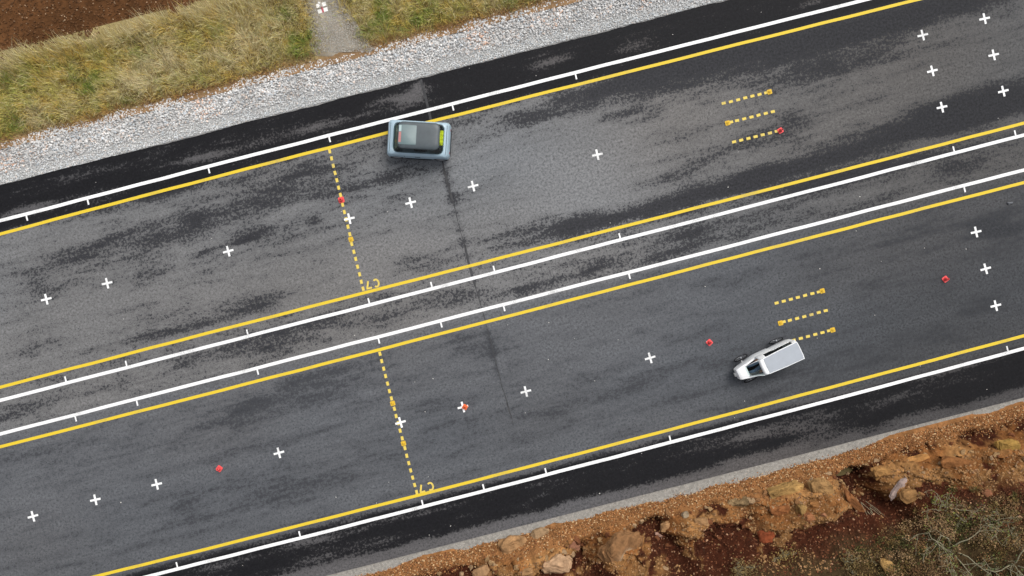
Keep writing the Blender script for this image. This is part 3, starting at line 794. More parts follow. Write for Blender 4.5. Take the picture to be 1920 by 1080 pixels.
def outcrop(u, d):
    m = np.zeros_like(u); hsum = np.zeros_like(u)
    wu = .35 * (fbm(u * 1.4, d * 1.4, 281, 3) - .5); wd = .3 * (fbm(u * 1.4 + 7, d * 1.4, 282, 3) - .5)
    for (ou, od, ru, rd, hh_, ang) in OUT:
        a = u - ou + wu; b = d - od + ang * (u - ou) + wd
        q = (a / ru) ** 2 + (b / rd) ** 2
        e = np.exp(-q ** 2)
        m = np.maximum(m, e); hsum = np.maximum(hsum, e * hh_)
    return m, hsum
def bank_shift(u): return .36 * (fbm(u * .35, u * 0, 221, 3) - .5) * 2 + .12 * (vnoise(u * 1.9, u * 0, 222) - .5)
def bank_base(u, d):
    dp = d - bank_shift(u)
    z = np.interp(dp, [-3, 0, .3, .72, 1.15, 1.75, 2.5, 3.2, 5.5, 12, 60], [-.06, -.05, .04, .27, .80, 1.60, 2.55, 3.0, 3.5, 4.6, 7.0])
    for (gu, w_, dep, sl) in GULLY:
        z = z - dep * np.exp(-((u - gu - sl * (d - 1.0)) / w_) ** 2) * sstep(.5, .95, dp) * (1 - sstep(2.3, 3.2, dp))
    return z, dp
def bank_z(u, d, full=True):
    u = np.asarray(u, float); d = np.asarray(d, float); sh = u.shape; u = u.ravel(); d = d.ravel()
    z, dp = bank_base(u, d)
    rockband = sstep(.55, .85, dp) * (1 - sstep(1.5, 2.1, dp))
    h, gap = blocks(u, d)
    big = fbm(u * .75, d * .9, 232, 3) - .5
    ridge = 1 - np.abs(2 * fbm(u * 1.3 + .5 * d, d * 2.1, 234, 4, .55) - 1)
    up_ = sstep(.45, .9, dp)
    om, oh_ = outcrop(u, d)
    z = z + oh_ - .36 * up_ * (1 - om) * (1 - sstep(1.6, 2.4, dp))
    crev_ = np.exp(-(gap / .045) ** 2)
    z = z + rockband * (.13 * h - .12 * crev_ * sstep(.3, .6, fbm(u * .9, d * .9, 237, 2)) + .22 * (ridge - .72)) + up_ * .55 * big
    z = z + .05 * (fbm(u * 4, d * 4, 231, 4, .6) - .5) * sstep(0, .5, dp) + .24 * up_ * (fbm(u * 2.6, d * 4.4, 235, 4, .62) - .5) + .07 * up_ * (1 - np.abs(2 * fbm(u * 5.5, d * 7, 236, 3) - 1) - .7)
    z = z + .03 * (fbm(u * 6, d * 6, 233, 2) - .5) * (1 - sstep(.4, .7, dp))
    gap = .30 * (om - .35) + .5 * (fbm(u * 2.6, d * 4.4, 235, 4, .62) - .5) + .5 * (ridge - .72) + .3 * big
    return z.reshape(sh), dp.reshape(sh), gap.reshape(sh), h.reshape(sh)

us = nonuni(-110, -12.5, 21.5, 110, .055, 3.0)
ds = np.concatenate([np.arange(-.15, 2.4, .04), np.arange(2.4, 6.5, .07), np.arange(6.5, 60, 3)])
U, D, F = gridmesh(us, ds)
z, dp, gap, hh = bank_z(U, D)
V = U0 + .15 - D
n1 = fbm(U * 1.3, D * 1.3, 241)[:, None]; n2 = fbm(U * 5, D * 5, 242)[:, None]
rub = np.array([.235, .108, .040]); tan = np.array([.34, .215, .10]); red = np.array([.045, .0125, .0052]); brn = np.array([.05, .032, .014])  # red: the soil's own red, darkened to carry shade in the hollows
ochre2 = np.array([.20, .095, .032])
c = rub[None] * (.6 + .8 * n2)
n3 = fbm(U * .8 + 3, D * 2.2, 243, 3)[:, None]
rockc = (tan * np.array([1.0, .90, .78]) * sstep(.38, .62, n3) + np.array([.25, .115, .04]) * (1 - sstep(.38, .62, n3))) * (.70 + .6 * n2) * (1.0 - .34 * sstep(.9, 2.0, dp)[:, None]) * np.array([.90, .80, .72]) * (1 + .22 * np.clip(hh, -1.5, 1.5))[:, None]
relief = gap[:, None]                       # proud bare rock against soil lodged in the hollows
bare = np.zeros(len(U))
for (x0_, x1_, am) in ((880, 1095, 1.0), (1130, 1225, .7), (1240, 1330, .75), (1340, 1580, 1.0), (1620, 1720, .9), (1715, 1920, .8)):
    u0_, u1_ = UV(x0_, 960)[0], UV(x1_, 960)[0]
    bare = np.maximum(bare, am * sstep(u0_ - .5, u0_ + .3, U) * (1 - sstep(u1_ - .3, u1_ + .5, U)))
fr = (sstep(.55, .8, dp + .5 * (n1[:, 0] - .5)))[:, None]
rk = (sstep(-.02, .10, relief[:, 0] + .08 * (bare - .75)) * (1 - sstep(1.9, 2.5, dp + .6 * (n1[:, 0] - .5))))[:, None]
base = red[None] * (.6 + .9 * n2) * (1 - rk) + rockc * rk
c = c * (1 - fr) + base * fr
fv = sstep(2.2, 2.8, dp + .6 * (n1[:, 0] - .5))[:, None]
c = c * (1 - fv) + brn * (.5 + n2) * fv
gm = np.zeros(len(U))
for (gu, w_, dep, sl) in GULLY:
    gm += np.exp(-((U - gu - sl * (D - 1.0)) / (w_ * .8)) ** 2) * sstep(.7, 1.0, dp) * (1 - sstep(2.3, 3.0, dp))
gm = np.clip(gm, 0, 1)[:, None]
c = c * (1 - gm * .7) + red * (.6 + .7 * n2) * gm * .7  # gullies take the same shade-darkened soil
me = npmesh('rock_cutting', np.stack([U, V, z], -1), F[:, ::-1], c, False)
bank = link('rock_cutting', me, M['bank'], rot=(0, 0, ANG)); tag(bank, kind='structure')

def bank_hit(px, py):
    """first point of the cutting's surface on the sight line of a photo pixel"""
    zs = np.arange(5.0, -.1, -.02)
    f = (H - zs) / H / S
    x = (px - 960) * f; y = (540 - py) * f
    u, v = x * CA + y * SA, -x * SA + y * CA
    d = U0 + .15 - v
    zb = bank_z(u, d)[0]
    i = int(np.argmax(zb >= zs))
    return float(u[i]), float(v[i]), float(zs[i])

# rubble chips on the apron, stones in the red soil
N_ = 19000
u = RNG.uniform(-12, 20.5, N_); d = np.abs(RNG.normal(.26, .27, N_))
sparse = RNG.random(N_) < np.clip(.16 + 1.5 * sstep(-.02, .25, d - .5 * bank_shift(u)), 0, 1)
u, d = u[sparse], d[sparse]
z, dp, _, _ = bank_z(u, d); k = dp + .5 * (fbm(u * 1.5, d * 1.5, 290) - .5) < 1.0; u, d, z = u[k], d[k], z[k]; n = len(u)
c = rub * RNG.uniform(.4, 1.7, (n, 1)); w_ = RNG.random(n); c[w_ < .12] = np.array([.50, .34, .18]) * RNG.uniform(.8, 1.2, ((w_ < .12).sum(), 1)); c[w_ > .9] = np.array([.16, .06, .025])
o = link('rubble', stones_mesh('rubble', np.stack([u, U0 + .15 - d, z + .005], -1), RNG.uniform(.012, .044, n), c, jitter=.35), M['stone'], rot=(0, 0, ANG))
tag(o, 'orange-brown rubble chips heaped along the foot of the rock cutting', 'rubble', kind='stuff')
N_ = 13000
u = RNG.uniform(-8, 20.5, N_); d = RNG.uniform(.9, 3.2, N_)
z, dp, _rel, _ = bank_z(u, d); n = N_
c = np.array([.088, .032, .014]) * RNG.uniform(.4, 1.9, (n, 1)); w_ = RNG.random(n); rk_ = _rel > .0; c[rk_] = np.array([.27, .15, .065]) * RNG.uniform(.6, 1.35, (rk_.sum(), 1)); c[w_ < .07] = np.array([.33, .19, .11]) * RNG.uniform(.6, 1.3, ((w_ < .07).sum(), 1))  # soil chips, their colour darkened for shade like the soil
o = link('soil_stones', stones_mesh('soil_stones', np.stack([u, U0 + .15 - d, z + .005], -1), RNG.uniform(.014, .055, n), c, jitter=.3), M['stone'], rot=(0, 0, ANG))
tag(o, 'small stones and clods stuck in the red soil of the cutting', 'stones', kind='stuff')

# loose rocks lodged in the face, one by one
rk_me = []
for i in range(16):
    cc_ = [(.34, .21, .10), (.24, .12, .05), (.17, .065, .028), (.38, .25, .14)][i % 4]
    m_ = one_stone(1.0, cc_, .7, 900 + i, squash=(1, .75)); m_.materials.append(M['rock']); rk_me.append(m_)
_q = random.Random(4)
for i in range(270):
    u = _q.uniform(-6, 19.5); d = _q.uniform(.55, 2.1)
    if _q.random() < .5: d = _q.uniform(.6, 1.2)
    zz_ = float(bank_z(np.array([u]), np.array([d]))[0][0])
    o = link('stone', rk_me[_q.randrange(16)], None, bank, (u, U0 + .15 - d, zz_ + .01), (_q.uniform(-.6, .6), _q.uniform(-.6, .6), _q.uniform(0, 6.28)))
    k_ = .05 + .16 * _q.random() ** 2.2; o.scale = (k_, k_, k_)
# ---- boulders of the cutting
def boulder(px, py, lx, ly, lz, rz, col, label, seed, tilt=(0, 0), sink=.3, patch=None, angular=False):
    u, v, z = bank_hit(px, py); x, y = uv2w(u, v)
    r = np.random.default_rng(seed)
    bm = bmesh.new()
    if angular:
        for sx in (-1, 1):
            for sy in (-1, 1):
                for sz in (-1, 1):
                    bm.verts.new((sx * lx / 2 * r.uniform(.82, 1), sy * ly / 2 * r.uniform(.82, 1), sz * lz / 2 * r.uniform(.8, 1)))
    else:
        p = r.normal(size=(26, 3)); p /= np.linalg.norm(p, axis=1, keepdims=True)
        p = np.sign(p) * np.abs(p) ** .6
        p *= np.array([lx, ly, lz]) / 2 * r.uniform(.85, 1.05, (26, 1))
        for q in p: bm.verts.new(q)
    bmesh.ops.convex_hull(bm, input=bm.verts)
    bmesh.ops.delete(bm, geom=[v_ for v_ in bm.verts if not v_.link_faces], context='VERTS')
    bmesh.ops.bevel(bm, geom=list(bm.edges), offset=min(lx, ly, lz) * .06, segments=1, affect='EDGES', clamp_overlap=True)
    bmesh.ops.triangulate(bm, faces=bm.faces)
    bmesh.ops.subdivide_edges(bm, edges=list(bm.edges), cuts=3, use_grid_fill=True)
    P_ = np.array([v_.co[:] for v_ in bm.verts])
    nz = fbm(P_[:, 0] * 5 + seed, (P_[:, 1] + P_[:, 2] * 1.7) * 5, 250 + seed, 4, .6) - .5
    strat = vnoise((P_[:, 1] * .4 + P_[:, 2]) * 14 + seed, P_[:, 0] * 1.2, 251 + seed) - .5
    bm.normal_update()
    for v_, a, s_ in zip(bm.verts, nz, strat):
        v_.co += v_.normal * (a * (.12 if angular else .30) + s_ * .06) * min(lx, ly, 1.0)
    me = bpy.data.meshes.new('boulder'); bm.to_mesh(me); bm.free()
    P_ = np.array([v_.co[:] for v_ in me.vertices])
    t = fbm(P_[:, 0] * 4, P_[:, 1] * 4 + P_[:, 2] * 6, 260 + seed)[:, None]
    cc = np.array(col)[None] * np.array([.76, .67, .64]) * (.5 + 1.0 * t)
    if patch is not None:
        (qx, qy, qr, qc) = patch
        w_ = np.clip(np.exp(-((P_[:, 0] - qx) ** 2 + (P_[:, 1] - qy) ** 2) / qr ** 2) * 2.2 - .5 + .8 * (t[:, 0] - .5), 0, 1)[:, None]
        cc = cc * (1 - w_) + np.array(qc) * w_
    cattr(me, 'Col', cc)
    o = link('boulder', me, M['rock'], loc=(x, y, z - lz * .5 + lz * (1 - sink) * .8), rot=(tilt[0], tilt[1], rz))
    tag(o, label, 'boulder', 'boulders of the rock cutting')
    return o
TAN, PALE, ORG, GOLD = (.36, .23, .11), (.50, .36, .22), (.34, .15, .055), (.40, .27, .10)
boulder(1043, 1066, 1.35, .95, .9, .25, PALE, 'large pale pinkish boulder at the bottom edge of the cutting', 1, (.2, 0), .55)
boulder(962, 1024, 1.25, .75, .7, .35, TAN, 'long tan boulder beside the rubble, left of the large pale boulder', 2, (.1, .1), .6)
boulder(1013, 1000, .85, .42, .5, .3, (.44, .32, .18), 'light tan boulder against the orange rubble, above the large pale boulder', 3, (.1, 0), .5)
boulder(985, 1072, .75, .5, .6, .2, TAN, 'tan striped boulder at the bottom edge, wedged left of the large pale boulder', 4, (0, .1), .5)
boulder(905, 1074, .9, .5, .6, .4, (.38, .25, .13), 'tan boulder half cut off by the bottom edge, leftmost of the cutting', 5, (0, 0), .55)
boulder(1075, 1022, .5, .55, .5, .1, (.40, .21, .13), 'pinkish brown knob of rock beside the dark red hollow', 6, (.1, .1), .5)
boulder(1172, 1040, 1.75, 1.7, .9, -.40, (.30, .175, .08), 'big brown square block with a pale patch between two dark red hollows', 7, (.25, .1), .62, (.15, -.25, .32, (.55, .45, .30)), False)
boulder(1250, 988, .55, .38, .35, .2, TAN, 'tan stone on the edge right of the big square block', 8, (0, .1), .4)
boulder(1285, 968, .42, .3, .3, .6, (.30, .26, .18), 'greyish stone on top of the edge behind the tan stone', 9, (0, 0), .4)
boulder(1236, 1003, .40, .18, .2, -.55, (.58, .40, .31), 'small pale pink chip at the mouth of the dark hollow', 10, (0, 0), .3)
boulder(1315, 980, .6, .35, .35, .1, (.33, .21, .10), 'flat brown stone right of the two edge stones', 11, (0, .1), .45)
boulder(1385, 945, 1.1, .45, .5, .33, (.33, .25, .13), 'long grey-gold ledge rock, left end of the layered ledge', 12, (.3, 0), .5)
boulder(1470, 922, 1.5, .55, .55, .33, GOLD, 'long gold ledge rock along the top of the layered ledge', 13, (.3, 0), .5)
boulder(1540, 915, 1.0, .7, .6, .05, (.37, .24, .10), 'rounded gold rock at the right end of the layered ledge', 14, (.2, .1), .5)
boulder(1462, 955, .75, .42, .45, .3, ORG, 'orange brown boulder below the middle of the layered ledge', 15, (.3, 0), .45)
boulder(1500, 957, .38, .55, .5, -.3, GOLD, 'yellowish upright boulder below the right part of the ledge', 16, (.2, 0), .4)
boulder(1527, 948, .45, .38, .4, .2, (.33, .17, .06), 'small orange boulder right of the yellowish upright boulder', 17, (.2, 0), .45)
boulder(1517, 971, .48, .32, .36, .1, (.36, .17, .075), 'reddish orange boulder under the yellowish upright boulder', 18, (.2, 0), .4)
boulder(1545, 966, .20, .22, .2, .5, (.48, .25, .13), 'small light orange stone right of the reddish orange boulder', 19, (0, 0), .3)
boulder(1436, 1004, .65, .55, .5, .2, (.26, .075, .03), 'dull red boulder low in the red soil, bottom of the layered ledge', 20, (.2, 0), .5)
boulder(1612, 955, 1.9, .35, .5, -.85, (.28, .13, .05), 'narrow brown ridge of rock slanting down beside the deep hollow', 21, (.1, .1), .6)
boulder(1684, 916, 1.15, .34, .20, .92, (.42, .36, .33), 'pale grey-pink slab leaning against the ochre rocks', 22, (.35, 0), .5)
boulder(1655, 888, .9, .6, .5, .1, (.37, .22, .08), 'ochre lump of rock above the leaning pale slab', 23, (.2, 0), .55)
boulder(1722, 862, 1.1, .32, .35, .25, (.40, .22, .075), 'flat ochre ledge stone above and right of the leaning slab', 24, (.25, 0), .5)
boulder(1800, 870, 1.6, .55, .5, -.12, (.26, .125, .045), 'broad brown ledge of rock in the middle of the right bank', 25, (.3, 0), .6)
boulder(1888, 838, .9, .55, .5, -.05, (.40, .27, .075), 'yellow ledge rock at the right edge of the bank', 26, (.3, 0), .5)
boulder(1704, 930, .6, .5, .4, .3, (.33, .20, .08), 'ochre rock beside the lower end of the leaning pale slab', 27, (.2, 0), .5)
boulder(1663, 1061, .45, .62, .4, .3, (.40, .27, .10), 'yellow stone among the undergrowth at the bottom edge', 28, (.1, 0), .4)
boulder(1850, 925, .38, .34, .35, .3, (.36, .17, .09), 'small orange stone standing above the undergrowth on the right', 29, (.1, 0), .4)

# ---- undergrowth on top of the cutting
def leaves(u, v, z, size, col):
    n = len(u); R_ = rot_mats(n)
    q = np.array([(-.5, 0, 0), (0, -.32, .05), (.55, 0, 0), (0, .32, .05)])[None] * size[:, None, None]
    v_ = np.einsum('nij,nkj->nki', R_, q) + np.stack([u, v, z], -1)[:, None]
    f = (np.array([[0, 1, 2, 3]])[None] + (np.arange(n) * 4)[:, None, None]).reshape(-1, 4)
    return npmesh('leaves', v_.reshape(-1, 3), f, np.repeat(col, 4, 0))
NC = 3000
cu = RNG.uniform(-6, 21, NC); cd_ = RNG.uniform(1.6, 6.0, NC)
cz, cdp, _, _ = bank_z(cu, cd_)
m1 = fbm(cu * .7, cd_ * .7, 301, 3); m2 = fbm(cu * 1.9, cd_ * 1.9, 302, 3)
k = RNG.random(NC) < sstep(2.1, 2.9, cdp + 1.2 * (m1 - .5) - .9 * (1 - sstep(UV(1420, 1050)[0], UV(1720, 1050)[0], cu))) * sstep(.28, .46, m2)
cu, cd_, cz, m1 = cu[k], cd_[k], cz[k], m1[k]; NC = len(cu)
crad = RNG.uniform(.09, .34, NC); cnt = (40 + 900 * crad ** 1.6).astype(int)
pal = np.array([(.155, .075, .032), (.21, .12, .05), (.15, .10, .032), (.075, .072, .02), (.30, .19, .095)])
cidx = np.clip((m1 - .22) * 7.5 + RNG.normal(0, 1.1, NC), 0, 4).astype(int)
cidx = np.where(RNG.random(NC) < .14, 4, cidx)
ccol = pal[cidx] * RNG.uniform(.40, 1.15, (NC, 1))
ii = np.repeat(np.arange(NC), cnt); n = len(ii)
dirv = RNG.normal(size=(n, 3)); dirv[:, 2] = np.abs(dirv[:, 2]); dirv /= np.linalg.norm(dirv, axis=1, keepdims=True)
rr = crad[ii] * RNG.random(n) ** .33 * (1 + .35 * RNG.normal(0, 1, n))
u = cu[ii] + dirv[:, 0] * rr; d = cd_[ii] + dirv[:, 1] * rr; z = cz[ii]; hgt = dirv[:, 2] * rr * 1.25
col = ccol[ii] * RNG.uniform(.5, 1.4, (n, 1))
me = leaves(u, U0 + .15 - d, z + hgt, RNG.uniform(.03, .075, n), col)
o = link('undergrowth', me, M['leaf'], rot=(0, 0, ANG)); tag(o, 'low brown and olive undergrowth on top of the rock cutting', 'undergrowth', kind='stuff')

def shrub(px, py, h, spread, seed, label, nstem=5, col=None, leafcol=None, lean=(0, 0), leafn=0):
    u, v, z = bank_hit(px, py); x, y = uv2w(u, v)
    r = random.Random(seed)
    root = empty('bare_shrub', (x, y, z)); tag(root, label, 'shrub', 'bare shrubs on the cutting')
    stems, twigs, tips = [], [], []
    def grow(p, dirv, L_, rad, depth):
        pts = [p]; q = p.copy(); dv = dirv.copy(); k = 5
        for i in range(k):
            dv = (dv + Vector((r.uniform(-.35, .35), r.uniform(-.35, .35), r.uniform(-.2, .25)))).normalized()
            q = q + dv * L_ / k; pts.append(q.copy())
        rr = [max(rad * (1 - .65 * i / k), .0045) for i in range(k + 1)]
        (stems if depth == 0 else twigs).append(tube(pts, rr, 6 if depth == 0 else 4, False))
        tips.append(q)
        if depth < 3:
            for i in range(r.randint(2, 3)):
                j = r.randint(2, k)
                a = r.uniform(0, 6.28); side = Vector((math.cos(a), math.sin(a), r.uniform(-.2, .5)))
                grow(pts[j], (dv * .5 + side).normalized(), L_ * r.uniform(.4, .65), rr[j] * .7, depth + 1)
    for i in range(nstem):
        a = 6.28 * i / nstem + r.uniform(-.4, .4)
        dv = Vector((math.cos(a) * spread + lean[0], math.sin(a) * spread + lean[1], 1)).normalized()
        grow(Vector((math.cos(a) * .04, math.sin(a) * .04, -.1)), dv, h * r.uniform(.6, 1), .028, 0)
    link('stem', pydata('stem', *merge(stems), True), M['bark'], root)
    tag(link('twig', pydata('twig', *merge(twigs), True), M['bark'], root), kind='stuff')
    if leafn:
        T = np.array([t[:] for t in tips]); i = RNG.integers(0, len(T), leafn)
        P_ = T[i] + RNG.normal(0, .14, (leafn, 3))
        link('foliage', leaves(P_[:, 0], P_[:, 1], P_[:, 2], RNG.uniform(.04, .08, leafn), np.array(leafcol) * RNG.uniform(.5, 1.5, (leafn, 1))), M['leaf'], root)
shrub(1782, 1030, 1.6, 1.1, 1, 'pale grey leafless shrub with spreading forked twigs in the right corner', 7, leafcol=(.10, .12, .03), leafn=500)
shrub(1905, 1062, 1.7, 1.2, 2, 'leafless shrub with thick knobbly fork at the bottom right corner', 6, leafcol=(.05, .08, .025), leafn=500)
shrub(1775, 955, 1.0, 1.4, 3, 'tangle of thin grey twigs arching over moss at the edge of the bank', 8, leafcol=(.14, .145, .03), leafn=450)
shrub(1870, 985, .9, 1.3, 4, 'low twiggy shrub between the arching tangle and the right edge', 6, leafcol=(.12, .09, .03), leafn=400)
shrub(1600, 1055, .5, 1.3, 5, 'small brown twiggy shrub below the ridge of rock', 6, leafcol=(.17, .12, .045), leafn=500)
shrub(1470, 1045, .45, 1.3, 6, 'small ochre-leaved shrub in the red soil below the layered ledge', 6, leafcol=(.22, .15, .05), leafn=500)
shrub(1395, 1066, .45, 1.2, 7, 'pale olive bush at the bottom edge left of the ochre-leaved shrub', 6, leafcol=(.20, .14, .055), leafn=700)
# roots hanging in the deep hollow
rp = []
u, v, z = bank_hit(1628, 958); x, y = uv2w(u, v)
for i in range(9):
    a = random.uniform(-.2, .2)
    p0 = Vector((random.uniform(-.35, .1), random.uniform(.0, .45), random.uniform(.05, .2)))
    rp.append(tube([p0, p0 + Vector((.25 + a, -.3, .06)), p0 + Vector((.5 + a, -.7 + a, .12))], [.009, .008, .004], 4, False))
o = link('root_bundle', pydata('root_bundle', *merge(rp), True), M['bark'], loc=(x, y, z)); tag(o, 'bundle of thin grey roots hanging in the deep dark hollow', 'roots')

# ================================================================== loose stones on the road
pts = [(180, 342), (397, 447), (232, 598), (665, 629), (952, 609), (1325, 640), (812, 710), (778, 716), (797, 772), (985, 774), (1029, 605), (1077, 635), (1159, 637), (1028, 674), (1115, 714),
       (706, 943), (624, 977), (227, 942), (1652, 490), (1733, 465), (1811, 467), (1537, 504), (1605, 433), (1612, 369), (1640, 591), (1532, 634), (1871, 222), (1124, 925), (1203, 850), (845, 986),
       (729, 904), (803, 894), (805, 1003), (630, 932), (1384, 285), (1365, 351), (1144, 418), (923, 330), (1005, 142), (1427, 23), (1261, 65), (525, 340), (640, 397), (727, 397), (880, 128), (1322, 537),
       (455, 1060), (1850, 730), (1725, 686), (1377, 783), (1396, 752)]
P_ = np.array([UV(*p) for p in pts]); n = len(P_)
o = link('loose_pebbles', stones_mesh('loose_pebbles', np.concatenate([P_, np.full((n, 1), .012)], 1), RNG.uniform(.016, .03, n), np.tile([[.62, .60, .56]], (n, 1)) * RNG.uniform(.7, 1.1, (n, 1))), M['stone'], rot=(0, 0, ANG))
tag(o, 'small pale pebbles lying loose on the asphalt', 'pebbles', kind='stuff')
x, y = W(1893, 381)
me = one_stone(1.0, (.135, .14, .15), .5, 77, squash=(1, .55)); me.transform(Matrix.Diagonal((.15, .15, .09, 1)))
o = link('flat_stone', me, M['stone'], loc=(x, y, .035), rot=(0, 0, .1)); tag(o, 'flat grey stone lying on a damp spot of the lower lane', 'stone')

# ================================================================== marker cones
def ring(r, z, n=16, r2=None): return [(r * math.cos(2 * math.pi * i / n), r * math.sin(2 * math.pi * i / n), z) for i in range(n)]
def lathe(profile, n=16):
    V_, F_ = [], []
    for r, z in profile: V_ += ring(r, z, n)
    for j in range(len(profile) - 1):
        for i in range(n): F_.append((j * n + i, j * n + (i + 1) % n, (j + 1) * n + (i + 1) % n, (j + 1) * n + i))
    return V_, F_
def plate(hw_, z0, z1, ch=.02):
    o_ = [(hw_ - ch, -hw_), (hw_, -hw_ + ch), (hw_, hw_ - ch), (hw_ - ch, hw_), (-hw_ + ch, hw_), (-hw_, hw_ - ch), (-hw_, -hw_ + ch), (-hw_ + ch, -hw_)]
    V_ = [(x, y, z0) for x, y in o_] + [(x, y, z1) for x, y in o_]
    F_ = [tuple(range(8))[::-1], tuple(range(8, 16))] + [(i, (i + 1) % 8, 8 + (i + 1) % 8, 8 + i) for i in range(8)]
    return V_, F_
plate_me = pydata('base_plate', *plate(.094, 0, .016))
cone_me = pydata('cone_body', *lathe([(.072, .014), (.066, .03), (.045, .13), (.036, .20), (.026, .20), (.034, .12), (.04, .02)], 18), True)
low_me = pydata('cone_body', *lathe([(.062, .014), (.058, .024), (.034, .05), (.018, .052), (.016, .03), (.0, .03)], 18), True)
def cone(px, py, m, label, rz=0, low=False, sc=1.0):
    x, y = W(px, py)
    root = empty('marker_cone', (x, y, .0085), ANG + rz); tag(root, label, 'marker cone', 'small marker cones on the test track'); root.scale = (sc, sc, sc)
    for nm, me in (('base_plate', plate_me), ('cone_body', low_me if low else cone_me)):
        mm = bpy.data.meshes.get(f'{nm}_{m}_{low}') or me.copy()
        mm.name = f'{nm}_{m}_{low}'
        if not mm.materials: mm.materials.append(M[m])
        link(nm, mm, None, root)
cone(640.2, 375.0, 'red_plastic', 'red square marker on the upper dashed crossing line, above the white cross', sc=1.21)
cone(1463, 245.0, 'red_plastic', 'red marker at the right end of the lowest upper-lane dashed row', .3, sc=1.09)
cone(1330, 642.0, 'red_plastic', 'red marker alone on bare asphalt left of the white cargo quadricycle', .5, sc=1.15)
cone(1772, 523.5, 'red_plastic', 'red marker on bare asphalt near the three right-hand crosses', .4, sc=1.15)
cone(411.5, 878.5, 'red_plastic', 'red marker on bare asphalt in the lower lane at the far left', .7, sc=1.15)
cone(871.8, 763.0, 'orange_plastic', 'orange marker standing on the arm of a white cross', .8, sc=1.03)
cone(658.3, 448.8, 'yellow_plastic', 'yellow square marker on the upper dashed crossing line, below the white cross', 0, True)
cone(736.5, 756.2, 'yellow_plastic', 'yellow square marker on the lower dashed crossing line, above the white cross', 0, True)
cone(756.7, 831.2, 'yellow_plastic', 'yellow square marker on the lower dashed crossing line, below the white cross', 0, True)
cone(1442.6, 172.4, 'yellow_plastic', 'yellow square marker at the right end of the topmost upper-lane dashed row', 0, True)
cone(1364, 230.8, 'yellow_plastic', 'yellow square marker at the left end of the middle upper-lane dashed row', 0, True)
cone(1541.6, 545.4, 'yellow_plastic', 'yellow square marker at the right end of the topmost lower-lane dashed row', 0, True)
cone(1463.2, 605.7, 'yellow_plastic', 'yellow square marker at the left end of the middle lower-lane dashed row', 0, True)
cone(1561, 618.6, 'yellow_plastic', 'yellow square marker on the dashed row behind the white cargo quadricycle', 0, True)

# ================================================================== blue microcar
def rrect(hl, hw_, r, n=12):
    """rounded rectangle outline, 4*n points, starting on the front-right side"""
    P_ = []
    for q, (sx, sy) in enumerate(((1, 1), (-1, 1), (-1, -1), (1, -1))):
        for i in range(n):
            a = math.pi / 2 * (q + i / (n - 1))
            P_.append(((hl - r) * sx + r * math.cos(a), (hw_ - r) * sy + r * math.sin(a)))
    return P_
def loft(levels, n=12, close_top=True, close_bot=True):
    V_, F_ = [], []; m_ = 4 * n
    for (hl, hw_, r, z, dx) in levels:
        V_ += [(x + dx, y, z) for x, y in rrect(hl, hw_, r, n)]
    for j in range(len(levels) - 1):
        for i in range(m_): F_.append((j * m_ + i, j * m_ + (i + 1) % m_, (j + 1) * m_ + (i + 1) % m_, (j + 1) * m_ + i))
    if close_bot: F_.append(tuple(range(m_))[::-1])
    if close_top: F_.append(tuple((len(levels) - 1) * m_ + i for i in range(m_)))
    return V_, F_
def boxm(x0, x1, y0, y1, z0, z1):
    V_ = [(x, y, z) for z in (z0, z1) for x, y in ((x0, y0), (x1, y0), (x1, y1), (x0, y1))]
    return V_, [(3, 2, 1, 0), (4, 5, 6, 7), (0, 1, 5, 4), (1, 2, 6, 5), (2, 3, 7, 6), (3, 0, 4, 7)]
def smooth_by_angle(me, deg=35):
    bm = bmesh.new(); bm.from_mesh(me)
    for f in bm.faces: f.smooth = True
    for e in bm.edges:
        e.smooth = not (len(e.link_faces) == 2 and e.calc_face_angle(0) > math.radians(deg))
    bm.to_mesh(me); bm.free()
    return me

CX, CY = W(787, 264.5, .35)
car = empty('microcar', (CX, CY, 0), math.radians(-3.3))       # local -x is the end with the sunroof
tag(car, 'small boxy pale blue two-seat car with dark grey roof straddling the yellow line', 'car')
lv = [(1.10, .60, .16, .17, 0), (1.175, .66, .18, .24, 0), (1.205, .692, .14, .42, 0), (1.20, .695, .14, .66, 0), (1.175, .68, .15, .80, 0),
      (1.13, .655, .16, .885, 0), (1.05, .615, .18, .93, 0), (.985, .588, .20, .945, .02), (.955, .566, .20, .93, .02), (.94, .555, .20, .60, .02), (.91, .53, .20, .50, .02)]
bv, bf = loft(lv)
bme = pydata('body', bv, bf)
body = link('body', bme, M['blue'], car)
# wheel arches cut out of the body
cut_v, cut_f = [], []
for sx in (-.86, .86):
    for sy in (-1, 1):
        q = tube([(sx, sy * .45, .27), (sx, sy * .80, .27)], [.335, .335], 28)
        b = len(cut_v); cut_v += list(q[0]); cut_f += [tuple(i + b for i in f) for f in q[1]]
cutter = link('cutter', pydata('cutter', cut_v, cut_f), M['black'])
bpy.context.view_layer.update()
cutter.parent = car
bpy.context.view_layer.update()
md = body.modifiers.new('arches', 'BOOLEAN'); md.operation = 'DIFFERENCE'; md.solver = 'EXACT'; md.object = cutter
dg = bpy.context.evaluated_depsgraph_get()
nm = bpy.data.meshes.new_from_object(body.evaluated_get(dg))
body.modifiers.clear(); body.data = nm; smooth_by_angle(nm, 32)
nm.materials.clear(); nm.materials.append(M['blue'])
bpy.data.objects.remove(cutter)
